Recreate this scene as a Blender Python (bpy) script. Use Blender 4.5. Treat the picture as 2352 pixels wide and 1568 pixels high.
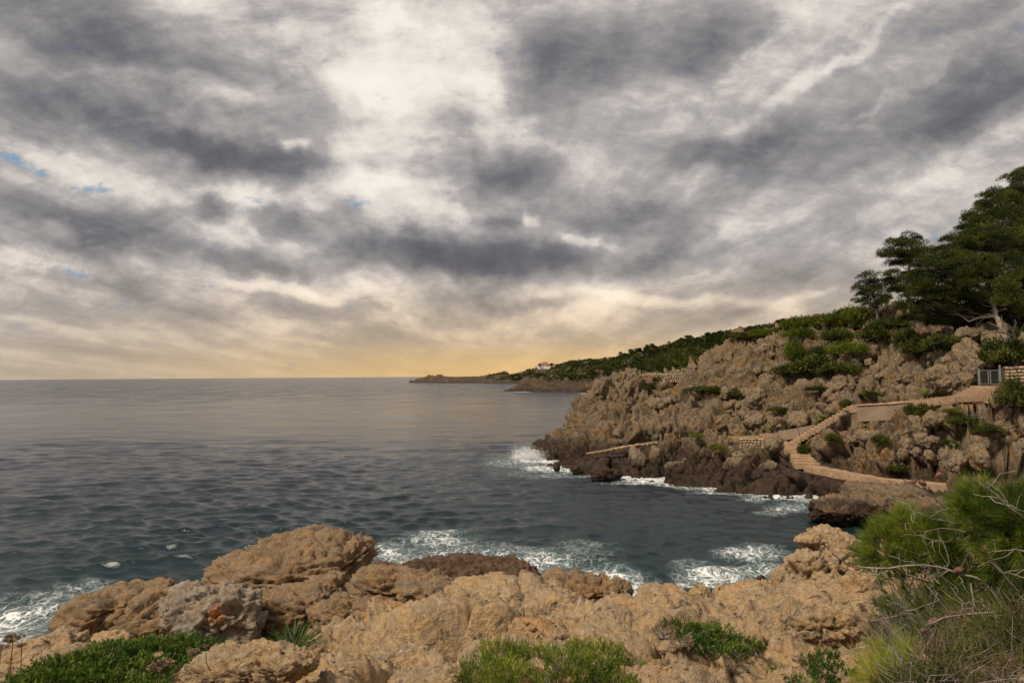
import bpy, math, random
import numpy as np
from mathutils import Vector, Matrix

for _o in list(bpy.data.objects):
    bpy.data.objects.remove(_o)
SC = bpy.context.scene
COL = SC.collection
R = math.radians

# ------------------------------------------------------------------ camera
EYE = 9.0                      # metres above the sea
FX = 1411.0                    # focal length in units of a picture 2352 wide
PITCH, ROLL = R(3.22), R(0.41)
cam_data = bpy.data.cameras.new('camera')
cam_data.sensor_width = 36.0
cam_data.lens = 36.0 * FX / 2352.0
cam_data.clip_start = 0.1
cam_data.clip_end = 90000.0
cam = bpy.data.objects.new('camera', cam_data)
COL.objects.link(cam)
CAMROT = (Matrix.Rotation(PITCH + math.pi / 2, 3, 'X') @ Matrix.Rotation(-ROLL, 3, 'Z'))
cam.matrix_world = Matrix.Translation((0, 0, EYE)) @ CAMROT.to_4x4()
SC.camera = cam

# ------------------------------------------------------------------ colour management
SC.view_settings.view_transform = 'Standard'
SC.view_settings.look = 'None'
SC.view_settings.exposure = 0.0
SC.view_settings.gamma = 1.0
SC.view_settings.use_curve_mapping = False

CR = np.array(CAMROT)


def ray(u, v):
    """world direction (y = 1) through a point of the photograph"""
    c = np.array([(u - 1176.0) / FX, -(v - 784.0) / FX, -1.0])
    d = CR @ c
    return d / d[1]


def at(u, v, d):
    r = ray(u, v)
    return np.array([r[0] * d, d, EYE + r[2] * d])


def atz(u, d, z):
    """column u of the view, distance d, height z"""
    r = ray(u, 863.0)
    return np.array([r[0] * d, d, z])


def wl(u, v):
    """the point of the sea surface at a picture position"""
    r = ray(u, v)
    d = -EYE / r[2]
    return np.array([r[0] * d, d, 0.0])


def proj(P):
    """world points (N,3) -> picture position"""
    q = (P - np.array([0, 0, EYE])) @ CR
    w = np.maximum(-q[:, 2], 1e-3)
    return 1176.0 + FX * q[:, 0] / w, 784.0 - FX * q[:, 1] / w


# ------------------------------------------------------------------ node helpers
def lin(c):
    c = np.array(c, float) / 255.0
    r = np.where(c <= 0.04045, c / 12.92, ((c + 0.055) / 1.055) ** 2.4)
    return (float(r[0]), float(r[1]), float(r[2]), 1.0)


class N:
    def __init__(s, tree):
        s.t = tree

    def new(s, kind, **kw):
        n = s.t.nodes.new(kind)
        for k, v in kw.items():
            setattr(n, k, v)
        return n

    def put(s, sock, val):
        if val is None:
            return
        if isinstance(val, bpy.types.NodeSocket):
            s.t.links.new(val, sock)
        else:
            if isinstance(val, (tuple, list)) and hasattr(sock.default_value, '__len__'):
                if len(val) == 3 and len(sock.default_value) == 4:
                    val = tuple(val) + (1.0,)
                sock.default_value = val
            else:
                sock.default_value = val

    def math(s, op, a, b=None, c=None, clamp=False):
        n = s.new('ShaderNodeMath', operation=op, use_clamp=clamp)
        s.put(n.inputs[0], a); s.put(n.inputs[1], b)
        if c is not None:
            s.put(n.inputs[2], c)
        return n.outputs[0]

    def vmath(s, op, a, b=None, scale=None):
        n = s.new('ShaderNodeVectorMath', operation=op)
        s.put(n.inputs[0], a)
        if b is not None:
            s.put(n.inputs[1], b)
        if scale is not None:
            s.put(n.inputs['Scale'], scale)
        return n.outputs['Value'] if op in ('LENGTH', 'DOT_PRODUCT', 'DISTANCE') else n.outputs[0]

    def noise(s, vec, scale, detail=5.0, rough=0.55, dist=0.0, color=False, kind='FBM', lac=2.0):
        n = s.new('ShaderNodeTexNoise')
        if kind != 'FBM':
            n.noise_type = kind
        s.put(n.inputs['Vector'], vec)
        n.inputs['Scale'].default_value = scale
        n.inputs['Detail'].default_value = detail
        n.inputs['Roughness'].default_value = rough
        n.inputs['Distortion'].default_value = dist
        n.inputs['Lacunarity'].default_value = lac
        return n.outputs['Color' if color else 'Fac']

    def voronoi(s, vec, scale, feature='F1', rnd=1.0, smooth=None):
        n = s.new('ShaderNodeTexVoronoi', feature=feature)
        s.put(n.inputs['Vector'], vec)
        n.inputs['Scale'].default_value = scale
        n.inputs['Randomness'].default_value = rnd
        return n.outputs['Distance']

    def mapr(s, v, a, b, c=0.0, d=1.0, smooth=True):
        n = s.new('ShaderNodeMapRange')
        n.interpolation_type = 'SMOOTHSTEP' if smooth else 'LINEAR'
        s.put(n.inputs[0], v)
        for i, x in enumerate((a, b, c, d)):
            s.put(n.inputs[1 + i], x)
        return n.outputs[0]

    def mix(s, f, a, b, mode='MIX'):
        n = s.new('ShaderNodeMix', data_type='RGBA', blend_type=mode)
        s.put(n.inputs[0], f); s.put(n.inputs[6], a); s.put(n.inputs[7], b)
        return n.outputs[2]

    def ramp(s, f, stops, interp='LINEAR'):
        n = s.new('ShaderNodeValToRGB')
        n.color_ramp.interpolation = interp
        e = n.color_ramp.elements
        while len(e) < len(stops):
            e.new(0.5)
        for i, (p, c) in enumerate(stops):
            e[i].position = p
            e[i].color = c
        s.put(n.inputs[0], f)
        return n.outputs[0]

    def mapping(s, vec, loc=(0, 0, 0), rot=(0, 0, 0), scale=(1, 1, 1), kind='POINT'):
        n = s.new('ShaderNodeMapping', vector_type=kind)
        s.put(n.inputs['Vector'], vec)
        n.inputs['Location'].default_value = loc
        n.inputs['Rotation'].default_value = rot
        n.inputs['Scale'].default_value = scale
        return n.outputs[0]


# ------------------------------------------------------------------ sky
SUN_EL, SUN_AZ = R(50), R(-126)      # azimuth from +Y towards +X
world = bpy.data.worlds.new('World')
SC.world = world
world.use_nodes = True
wt = world.node_tree
wt.nodes.clear()
W = N(wt)
tc = W.new('ShaderNodeTexCoord').outputs['Generated']
sep = W.new('ShaderNodeSeparateXYZ'); wt.links.new(tc, sep.inputs[0])
dx, dy, dz = sep.outputs
zpos = W.math('MAXIMUM', dz, 0.0)
# cloud layer seen in perspective
zden = W.math('ADD', zpos, 0.09)
comb = W.new('ShaderNodeCombineXYZ')
W.put(comb.inputs[0], W.math('DIVIDE', dx, zden)); W.put(comb.inputs[1], W.math('DIVIDE', dy, zden))
plane = comb.outputs[0]
# tangent coordinates of the northern half of the sky (shape the cloud masses)
yden = W.math('MAXIMUM', dy, 0.25)
comb2 = W.new('ShaderNodeCombineXYZ')
W.put(comb2.inputs[0], W.math('DIVIDE', dx, yden)); W.put(comb2.inputs[1], W.math('DIVIDE', dz, yden))
gn = comb2.outputs[0]
wp = W.noise(gn, 2.6, 4.0, 0.6, color=True)
wp = W.vmath('SUBTRACT', wp, (0.5, 0.5, 0.5))
gw = W.vmath('ADD', gn, W.vmath('MULTIPLY', wp, (0.26, 0.17, 0.0)))
wp2 = W.noise(gn, 11.0, 4.0, 0.6, color=True)
wp2 = W.vmath('SUBTRACT', wp2, (0.5, 0.5, 0.5))
gw = W.vmath('ADD', gw, W.vmath('MULTIPLY', wp2, (0.07, 0.045, 0.0)))


def blob(u, v, ru, rv, ang, s, acc, coords=None):
    r = ray(u, v)
    sx, sy = ru / FX, rv / FX
    m = W.mapping(coords or gw, (r[0], r[2], 0), (0, 0, R(ang)), (sx, sy, 1.0), 'TEXTURE')
    g = W.new('ShaderNodeTexGradient', gradient_type='SPHERICAL')
    wt.links.new(m, g.inputs[0])
    f = W.mapr(g.outputs['Fac'], 0.0, 0.85)
    return W.math('MULTIPLY_ADD', f, s, acc if acc is not None else 0.0)


D = None
# dark masses (u, v, half width, half height, tilt, strength) then bright openings
for b in [
    (120, 60, 300, 130, -10, .22), (330, 170, 380, 110, -14, .26), (60, 240, 330, 90, -20, .18),
    (330, 300, 460, 72, -19, .26), (560, 365, 300, 60, -16, .30), (690, 395, 140, 50, -8, .22), (480, 330, 300, 60, -18, .18),
    (60, 480, 200, 60, -14, .26), (250, 520, 230, 70, -10, .30), (380, 490, 120, 60, -16, .28),
    (500, 462, 85, 36, 0, .40), (690, 510, 130, 55, -18, .42), (620, 580, 380, 52, -6, .42),
    (940, 580, 200, 65, 0, .34), (935, 525, 60, 26, 0, .30), (1150, 500, 90, 40, 0, .40),
    (1100, 580, 330, 80, -4, .42), (1300, 590, 340, 75, 0, .30), (1180, 410, 210, 75, -6, .42),
    (1330, 480, 170, 55, -4, .34), (1620, 570, 420, 70, 4, .22), (1450, 90, 420, 140, 10, .42),
    (1300, 200, 260, 150, 20, .26), (1620, 120, 260, 100, 16, .30), (1700, 360, 260, 70, 4, .40),
    (1500, 500, 200, 50, 0, .22), (1980, 560, 300, 90, 10, .20), (2250, 200, 300, 120, 26, .34),
    (2180, 40, 340, 70, 14, .28), (1500, 300, 320, 120, 20, .14), (1950, 300, 460, 220, 20, .18),
    (640, 700, 420, 34, -3, .14), (1150, 690, 330, 30, -3, .18), (200, 720, 420, 44, -2, .16),
    (780, 250, 150, 60, -10, .10), (1750, 640, 420, 50, 4, .12),
    (985, 140, 340, 130, -34, -.20), (1090, 250, 230, 100, -30, -.22), (850, 230, 220, 80, -16, -.14), (860, 50, 120, 60, 0, -.16), (1040, 60, 160, 60, 0, -.10), (760, 130, 200, 100, -20, -.06), (850, 190, 200, 120, -20, -.16),
    (420, 215, 280, 40, -14, -.30), (440, 30, 120, 60, 0, -.16), (1150, 170, 160, 130, 30, -.20),
    (230, 400, 280, 55, -16, -.24), (560, 440, 170, 34, -10, -.22), (850, 440, 200, 46, -4, -.26),
    (780, 470, 120, 40, 0, -.16), (880, 340, 160, 60, 0, -.18), (660, 350, 55, 20, -6, -.30),
    (90, 600, 420, 46, -5, -.30), (700, 650, 380, 26, -7, -.30), (1010, 480, 90, 36, 0, -.26),
    (1800, 230, 420, 34, 34, -.18), (1940, 130, 320, 26, 38, -.14), (2050, 220, 260, 18, 36, -.14), (1700, 130, 200, 20, 40, -.10), (2250, 330, 320, 50, 24, -.14),
    (1600, 420, 260, 34, 16, -.16), (1330, 540, 130, 20, 0, -.26), (1230, 500, 40, 22, 0, -.3),
    (2100, 420, 360, 40, 10, -.10), (1450, 680, 420, 26, -1, -.20), (1280, 480, 300, 20, 0, -.05),
]:
    D = blob(*b[:5], b[5] * 0.66, acc=D)
n1 = W.noise(W.mapping(plane, scale=(1.0, 0.30, 1.0), rot=(0, 0, R(-12))), 1.15, 7.0, 0.50, 0.3)
n2 = W.noise(W.mapping(plane, scale=(1.0, 0.20, 1.0), rot=(0, 0, R(-6))), 3.6, 6.0, 0.58, 0.3)
n3 = W.noise(W.mapping(gn, scale=(1.0, 2.2, 1.0)), 6.5, 8.0, 0.66, 0.4)
n4 = W.noise(W.mapping(gn, scale=(1.0, 1.7, 1.0)), 17.0, 6.0, 0.68, 0.3)
Dn = W.math('MULTIPLY', W.math('SUBTRACT', n1, 0.5), 1.0)
Dn = W.math('MULTIPLY_ADD', W.math('SUBTRACT', n2, 0.5), W.math('MULTIPLY_ADD', W.mapr(dz, 0.03, 0.3), 0.36, 0.10), Dn)
Dn = W.math('MULTIPLY_ADD', W.math('SUBTRACT', n3, 0.5), 0.55, Dn)
Dn = W.math('MULTIPLY_ADD', W.math('SUBTRACT', n4, 0.5), 0.32, Dn)
front = W.mapr(dy, 0.05, 0.35)
Dsum = W.math('ADD', W.math('MULTIPLY_ADD', D, front, 0.43), Dn)
# even veil near the horizon
el = W.mapr(dz, 0.0, 0.16)
Dsum = W.math('ADD', W.math('MULTIPLY', W.math('SUBTRACT', Dsum, 0.42), W.math('MULTIPLY_ADD', el, 0.62, 0.38)), 0.42)
cloud = W.ramp(Dsum, [
    (0.00, lin((250, 244, 233))), (0.16, lin((243, 235, 224))), (0.30, lin((220, 211, 203))),
    (0.44, lin((178, 172, 170))), (0.60, lin((145, 142, 142))), (0.78, lin((114, 112, 117))),
    (1.00, lin((90, 89, 97)))])
# warm light low over the sea
az = W.math('ARCTAN2', dx, dy)
warm_az = W.mapr(W.math('ABSOLUTE', W.math('SUBTRACT', az, 0.06)), 0.0, 1.1, 1.0, 0.0)
warm_el = W.mapr(dz, 0.02, 0.21, 1.0, 0.0)
warm = W.math('MULTIPLY', warm_el, W.math('MULTIPLY_ADD', warm_az, 0.72, 0.28))
cloud = W.mix(warm, cloud, W.mix(1.0, cloud, (1.20, 1.0, 0.70, 1), 'MULTIPLY'))
low = W.math('MULTIPLY', W.mapr(dz, 0.0, 0.075, 1.0, 0.0), W.mapr(W.math('ABSOLUTE', W.math('SUBTRACT', az, 0.10)), 0.0, 1.0, 1.0, 0.34))
cloud = W.mix(W.math('MULTIPLY', low, 0.76), cloud, W.mix(warm_az, lin((176, 166, 142)), lin((236, 192, 120))))
# blue openings: the clear sky beyond
sky = W.new('ShaderNodeTexSky', sky_type='NISHITA')
sky.sun_disc = False
sky.sun_elevation = SUN_EL
sky.sun_rotation = SUN_AZ
G = None
for b in [(70, 385, 240, 26, -14, 1.0), (230, 425, 90, 16, -10, .7), (190, 622, 150, 24, -4, .8), (20, 605, 90, 12, -4, .6), (635, 462, 60, 26, 0, .9),
          (455, 415, 60, 12, -10, .7), (820, 490, 60, 14, 0, .6), (1070, 492, 80, 14, 0, .45)]:
    G = blob(*b, acc=G)
gap = W.mapr(W.math('MULTIPLY_ADD', W.math('SUBTRACT', n4, 0.5), 3.4, W.math('MULTIPLY', G, 0.8)), 0.30, 1.30)
gap = W.math('MULTIPLY', gap, front)
blue = W.vmath('MULTIPLY', W.vmath('SCALE', sky.outputs[0], scale=0.11), (0.75, 1.0, 1.15))
blue = W.vmath('MINIMUM', blue, (0.20, 0.33, 0.50))
final = W.mix(W.math('MULTIPLY', gap, 0.8), cloud, blue)
bg = W.new('ShaderNodeBackground')
W.put(bg.inputs[0], final)
bg.inputs[1].default_value = 1.0
wo = W.new('ShaderNodeOutputWorld')
wt.links.new(bg.outputs[0], wo.inputs[0])

sun_data = bpy.data.lights.new('sun', 'SUN')
sun_data.energy = 3.8
sun_data.angle = R(10)
sun_data.color = (1.0, 0.88, 0.70)
sun = bpy.data.objects.new('sun', sun_data)
sd = Vector((math.sin(SUN_AZ) * math.cos(SUN_EL), math.cos(SUN_AZ) * math.cos(SUN_EL), math.sin(SUN_EL)))
sun.rotation_euler = sd.to_track_quat('Z', 'Y').to_euler()
sun.location = (0, 0, 60)
COL.objects.link(sun)


# ------------------------------------------------------------------ numpy noise
_rs = np.random.RandomState(7)
_PERM = np.concatenate([_rs.permutation(256)] * 3).astype(np.int32)
_g = _rs.normal(size=(256, 3)); _g /= np.linalg.norm(_g, axis=1)[:, None]
_GRAD = _g.astype(np.float32)
_RND = _rs.rand(256, 3).astype(np.float32)


def _hash(ix, iy, iz):
    return _PERM[_PERM[_PERM[ix & 255] + (iy & 255)] + (iz & 255)]


def perlin(P):
    P = np.asarray(P, np.float32)
    I = np.floor(P).astype(np.int32)
    F = P - I
    Wt = F * F * F * (F * (F * 6 - 15) + 10)
    out = np.zeros(len(P), np.float32)
    for a in (0, 1):
        wa = Wt[:, 0] if a else 1 - Wt[:, 0]
        for b in (0, 1):
            wb = Wt[:, 1] if b else 1 - Wt[:, 1]
            for c in (0, 1):
                wc = Wt[:, 2] if c else 1 - Wt[:, 2]
                g = _GRAD[_hash(I[:, 0] + a, I[:, 1] + b, I[:, 2] + c)]
                dd = g[:, 0] * (F[:, 0] - a) + g[:, 1] * (F[:, 1] - b) + g[:, 2] * (F[:, 2] - c)
                out += wa * wb * wc * dd
    return out * 1.5


def fbm(P, octaves=5, gain=0.5, lac=2.03, off=0.0):
    P = np.asarray(P, np.float32) + off
    s = np.zeros(len(P), np.float32); a = 1.0
    for _ in range(octaves):
        s += a * perlin(P); P = P * lac + 17.3; a *= gain
    return s


def ridged(P, octaves=4, gain=0.5, off=0.0):
    P = np.asarray(P, np.float32) + off
    s = np.zeros(len(P), np.float32); a = 1.0
    for _ in range(octaves):
        s += a * (1.0 - 2.0 * np.abs(perlin(P))); P = P * 2.07 + 31.7; a *= gain
    return s


def worley(P, off=0.0):
    P = np.asarray(P, np.float32) + off
    I = np.floor(P).astype(np.int32)
    F = P - I
    f1 = np.full(len(P), 9.0, np.float32); f2 = f1.copy(); cid = np.zeros(len(P), np.int32)
    for a in (-1, 0, 1):
        for b in (-1, 0, 1):
            for c in (-1, 0, 1):
                h = _hash(I[:, 0] + a, I[:, 1] + b, I[:, 2] + c)
                d = _RND[h] + np.array([a, b, c], np.float32) - F
                d = np.sqrt((d * d).sum(1))
                m = d < f1
                f2 = np.where(m, f1, np.minimum(f2, d))
                cid = np.where(m, h, cid)
                f1 = np.where(m, d, f1)
    return f1, f2, cid


def facets(P, off=0.0):
    """chiselled blocks: every cell is a plane of its own"""
    P = np.asarray(P, np.float32) + off
    I = np.floor(P).astype(np.int32); F = P - I
    f1 = np.full(len(P), 9.0, np.float32); f2 = f1.copy(); fc = np.zeros(len(P), np.float32)
    for a in (-1, 0, 1):
        for b in (-1, 0, 1):
            for c in (-1, 0, 1):
                h = _hash(I[:, 0] + a, I[:, 1] + b, I[:, 2] + c)
                dv = _RND[h] + np.array([a, b, c], np.float32) - F
                d = np.sqrt((dv * dv).sum(1))
                m = d < f1
                f2 = np.where(m, f1, np.minimum(f2, d))
                fc = np.where(m, (dv * _GRAD[(h + 77) & 255]).sum(1) + (_RND[h][:, 0] - 0.5) * 0.8, fc)
                f1 = np.where(m, d, f1)
    return f2 - f1, fc


def sstep(x, a, b):
    t = np.clip((x - a) / (b - a), 0, 1)
    return t * t * (3 - 2 * t)


# ------------------------------------------------------------------ mesh helpers
def mesh_np(name, V, Fc, smooth=True):
    """V (n,3), Fc (m,k) with k the same for every face"""
    V = np.ascontiguousarray(V, np.float32); Fc = np.ascontiguousarray(Fc, np.int32)
    me = bpy.data.meshes.new(name)
    me.vertices.add(len(V)); me.vertices.foreach_set('co', V.ravel())
    k = Fc.shape[1]
    me.loops.add(Fc.size); me.loops.foreach_set('vertex_index', Fc.ravel())
    me.polygons.add(len(Fc))
    me.polygons.foreach_set('loop_start', np.arange(0, Fc.size, k, dtype=np.int32))
    me.polygons.foreach_set('loop_total', np.full(len(Fc), k, np.int32))
    me.update(calc_edges=True)
    me.polygons.foreach_set('use_smooth', np.full(len(Fc), smooth, bool))
    return me


def link(name, me, mat=None, parent=None, **props):
    o = bpy.data.objects.new(name, me)
    COL.objects.link(o)
    if mat is not None and me is not None and len(me.materials) == 0:
        me.materials.append(mat)
    if parent is not None:
        o.parent = parent
    for k, v in props.items():
        if v is not None:
            o[k] = v
    return o


def tag(o, label=None, category=None, group=None, kind=None):
    for k, v in (('label', label), ('category', category), ('group', group), ('kind', kind)):
        if v is not None:
            o[k] = v
    return o


def empty(name, loc, rz=0.0, **props):
    o = bpy.data.objects.new(name, None)
    o.location = [float(c) for c in loc]
    o.rotation_euler = (0, 0, rz)
    COL.objects.link(o)
    for k, v in props.items():
        if v is not None:
            o[k] = v
    return o


def attr(me, name, vals):
    a = me.attributes.new(name, 'FLOAT', 'POINT')
    a.data.foreach_set('value', np.ascontiguousarray(vals, np.float32))


def grid_faces(nu, nd):
    i = np.arange(nu - 1); j = np.arange(nd - 1)
    I, J = np.meshgrid(i, j)
    a = (J * nu + I).ravel()
    return np.stack([a, a + 1, a + nu + 1, a + nu], 1)


def vnormals(V, nu, nd):
    G = V.reshape(nd, nu, 3)
    du = np.gradient(G, axis=1); dv = np.gradient(G, axis=0)
    n = np.cross(du, dv).reshape(-1, 3)
    n /= np.linalg.norm(n, axis=1)[:, None] + 1e-9
    n[n[:, 2] < 0] *= -1
    return n


class Height:
    """smooth surface z(x, y) through control points"""
    def __init__(s, pts, c=0.6):
        P = np.array(pts, float)
        s.xy = P[:, :2]; s.c = c
        d = np.linalg.norm(s.xy[:, None] - s.xy[None], axis=2)
        A = np.sqrt(d * d + c * c)
        n = len(P)
        M = np.zeros((n + 3, n + 3)); M[:n, :n] = A + np.eye(n) * 1e-3 * -1
        M[:n, n] = 1; M[:n, n + 1:] = s.xy; M[n, :n] = 1; M[n + 1:, :n] = s.xy.T
        s.w = np.linalg.solve(M, np.concatenate([P[:, 2], [0, 0, 0]]))

    def __call__(s, x, y):
        x = np.atleast_1d(np.asarray(x, float)); y = np.atleast_1d(np.asarray(y, float))
        n = len(s.xy)
        out = s.w[n] + s.w[n + 1] * x + s.w[n + 2] * y
        for k in range(n):
            out = out + s.w[k] * np.sqrt((x - s.xy[k, 0]) ** 2 + (y - s.xy[k, 1]) ** 2 + s.c ** 2)
        return out


def polydist(x, y, line):
    """distance to a polyline, and the height of the nearest point on it"""
    best = np.full(len(x), 1e9); hz = np.zeros(len(x))
    for a, b in zip(line[:-1], line[1:]):
        ab = b[:2] - a[:2]; L = (ab * ab).sum()
        t = np.clip(((x - a[0]) * ab[0] + (y - a[1]) * ab[1]) / L, 0, 1)
        d = np.hypot(x - a[0] - t * ab[0], y - a[1] - t * ab[1])
        z = a[2] + t * (b[2] - a[2])
        m = d < best
        best = np.where(m, d, best); hz = np.where(m, z, hz)
    return best, hz


def field(u0, u1, nu, d0, d1, nd, power=1.0):
    """sample positions that fan out with distance"""
    u = np.linspace(u0, u1, nu)
    t = np.linspace(0, 1, nd)
    d = d0 * (d1 / d0) ** t if power == 1.0 else d0 + (d1 - d0) * t
    X = np.outer(d, (u - 1176.0) / FX).ravel()
    Y = np.repeat(d, nu)
    return X, Y


# ------------------------------------------------------------------ materials
def new_mat(name):
    m = bpy.data.materials.new(name)
    m.use_nodes = True
    m.node_tree.nodes.clear()
    n = N(m.node_tree)
    out = n.new('ShaderNodeOutputMaterial')
    b = n.new('ShaderNodeBsdfPrincipled')
    m.node_tree.links.new(b.outputs[0], out.inputs[0])
    return m, n, b, out


def rock_mat(name, k=1.0, a=(0.40, 0.285, 0.185), b=(0.33, 0.285, 0.235), ochre=(0.43, 0.24, 0.105), pale=(0.52, 0.45, 0.37),
             dark=(0.10, 0.078, 0.058), wet=True, green=0.0, bump=0.05, ochre_lo=0.56, speck=1.0, wet_top=1.7, crk=0.55, lichen=None):
    """weathered limestone; k scales the pattern"""
    m, n, p, out = new_mat(name)
    geo = n.new('ShaderNodeNewGeometry')
    pos = geo.outputs['Position']
    big = n.noise(pos, 0.45 * k, 4, 0.6)
    mid = n.noise(pos, 1.7 * k, 5, 0.6, 0.4)
    fine = n.noise(pos, 9.0 * k, 6, 0.65)
    col = n.mix(n.mapr(mid, 0.38, 0.62), a, b)
    col = n.mix(n.math('MULTIPLY', n.mapr(big, ochre_lo, ochre_lo + 0.14), 0.75), col, ochre)
    m2 = n.noise(n.vmath('ADD', pos, (13.7, 4.1, 8.2)), 3.1 * k, 5, 0.6, 0.6)
    col = n.mix(n.math('MULTIPLY', n.mapr(m2, 0.56, 0.72), 0.6), col, pale)
    m3 = n.noise(n.vmath('ADD', pos, (3.7, 24.1, 1.2)), 2.3 * k, 6, 0.68, 0.8)
    col = n.mix(n.math('MULTIPLY', n.mapr(m3, 0.55, 0.66), 0.55 * speck), col, dark)
    sp = n.mapr(fine, 0.30, 0.72, 0.62, 1.28, False)
    col = n.mix(1.0, col, sp, 'MULTIPLY')
    if green:
        m4 = n.noise(n.vmath('ADD', pos, (9.7, 2.1, 31.2)), 1.1 * k, 5, 0.65, 0.5)
        col = n.mix(n.math('MULTIPLY', n.mapr(m4, 0.56, 0.70), green), col, (0.13, 0.125, 0.045, 1))
    if lichen:
        dl = n.vmath('LENGTH', n.vmath('MULTIPLY', n.vmath('SUBTRACT', n.vmath('ADD', pos, n.vmath('SCALE', n.vmath('SUBTRACT', n.noise(pos, 6.0, 4, .7, color=True), (.5, .5, .5)), scale=.45)), lichen[0]), (1.0, .3, .6)))
        col = n.mix(n.mapr(dl, lichen[1] * .5, lichen[1], 1.0, 0.0), col, (0.42, 0.17, 0.05, 1))
    rough = 0.92
    if wet:
        sp_ = n.new('ShaderNodeSeparateXYZ'); m.node_tree.links.new(pos, sp_.inputs[0])
        zz = n.math('MULTIPLY_ADD', n.math('SUBTRACT', big, 0.5), 3.2, sp_.outputs[2])
        zz = n.math('MULTIPLY_ADD', n.math('SUBTRACT', mid, 0.5), 1.2, zz)
        wf = n.mapr(zz, wet_top * 0.45, wet_top, 1.0, 0.0)
        wcol = n.mix(n.mapr(m3, 0.4, 0.6), (0.062, 0.036, 0.021, 1), (0.030, 0.020, 0.013, 1))
        col = n.mix(n.math('MULTIPLY', wf, 0.94), col, wcol)
        rough = n.math('MULTIPLY_ADD', wf, -0.22, 0.92)
    n.put(p.inputs['Base Color'], col)
    n.put(p.inputs['Roughness'], rough)
    p.inputs['Specular IOR Level'].default_value = 0.25
    h = n.math('MULTIPLY_ADD', n.noise(pos, 22.0 * k, 5, 0.7), 0.30, n.math('MULTIPLY', fine, 1.0))
    vo = n.voronoi(n.vmath('ADD', pos, n.vmath('SCALE', n.noise(pos, 3.0 * k, 3, 0.6, color=True), scale=0.35 / k)), 3.4 * k, 'DISTANCE_TO_EDGE')
    crack = n.mapr(vo, 0.0, 0.07, 0.0, 1.0)
    h = n.math('MULTIPLY_ADD', crack, crk, h)
    bm_ = n.new('ShaderNodeBump')
    bm_.inputs['Strength'].default_value = 0.85
    bm_.inputs['Distance'].default_value = bump
    n.put(bm_.inputs['Height'], h)
    m.node_tree.links.new(bm_.outputs[0], p.inputs['Normal'])
    return m


M = {}
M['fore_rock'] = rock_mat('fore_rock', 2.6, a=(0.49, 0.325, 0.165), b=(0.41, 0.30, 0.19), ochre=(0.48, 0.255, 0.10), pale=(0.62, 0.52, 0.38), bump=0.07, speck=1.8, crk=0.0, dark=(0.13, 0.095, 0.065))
M['boulder_rock'] = rock_mat('boulder_rock', 2.0, a=(0.31, 0.195, 0.10), b=(0.24, 0.175, 0.115), ochre=(0.36, 0.19, 0.08), pale=(0.40, 0.32, 0.23), bump=0.07, speck=1.1, crk=0.15)
M['lichen_rock'] = rock_mat('lichen_rock', 2.0, a=(0.31, 0.235, 0.16), b=(0.27, 0.235, 0.195), ochre=(0.36, 0.21, 0.10), pale=(0.42, 0.36, 0.29), bump=0.045, speck=1.0, crk=0.15,
                              lichen=(tuple(at(498, 1408, 9.9)), .12))
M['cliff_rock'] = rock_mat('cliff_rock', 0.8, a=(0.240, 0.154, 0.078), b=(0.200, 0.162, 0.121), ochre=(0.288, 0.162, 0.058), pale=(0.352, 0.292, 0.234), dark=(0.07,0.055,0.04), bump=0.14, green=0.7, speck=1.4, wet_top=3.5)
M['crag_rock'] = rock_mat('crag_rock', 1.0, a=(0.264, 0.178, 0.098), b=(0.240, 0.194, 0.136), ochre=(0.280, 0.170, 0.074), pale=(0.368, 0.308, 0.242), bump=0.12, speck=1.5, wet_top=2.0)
M['wet_rock'] = rock_mat('wet_rock', 1.4, a=(0.15, 0.085, 0.055), b=(0.10, 0.065, 0.045), ochre=(0.17, 0.085, 0.045), pale=(0.20, 0.13, 0.09), dark=(0.04, 0.03, 0.02), bump=0.06, wet_top=1.0)
M['cove_rock'] = rock_mat('cove_rock', 1.2, a=(0.24, 0.16, 0.09), b=(0.17, 0.125, 0.085), ochre=(0.27, 0.16, 0.07), pale=(0.34, 0.27, 0.20), bump=0.1, speck=1.3, wet_top=1.7)
M['skerry_rock'] = rock_mat('skerry_rock', 1.0, a=(0.06, 0.045, 0.035), b=(0.05, 0.04, 0.03), ochre=(0.08, 0.05, 0.03), pale=(0.1, 0.08, 0.06), dark=(0.02, 0.018, 0.015), bump=0.06)
M['far_rock'] = rock_mat('far_rock', 0.18, green=1.0, crk=.2, a=(0.095, 0.06, 0.035), b=(0.07, 0.055, 0.04), ochre=(0.28, 0.12, 0.05), pale=(0.21, 0.165, 0.12), bump=1.0, wet=True, wet_top=2.4, speck=1.0)


# ------------------------------------------------------------------ near ground: the rocky shelf under the camera
def rows(d, items):
    return [atz(u, d, z) for u, z in items]


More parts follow.
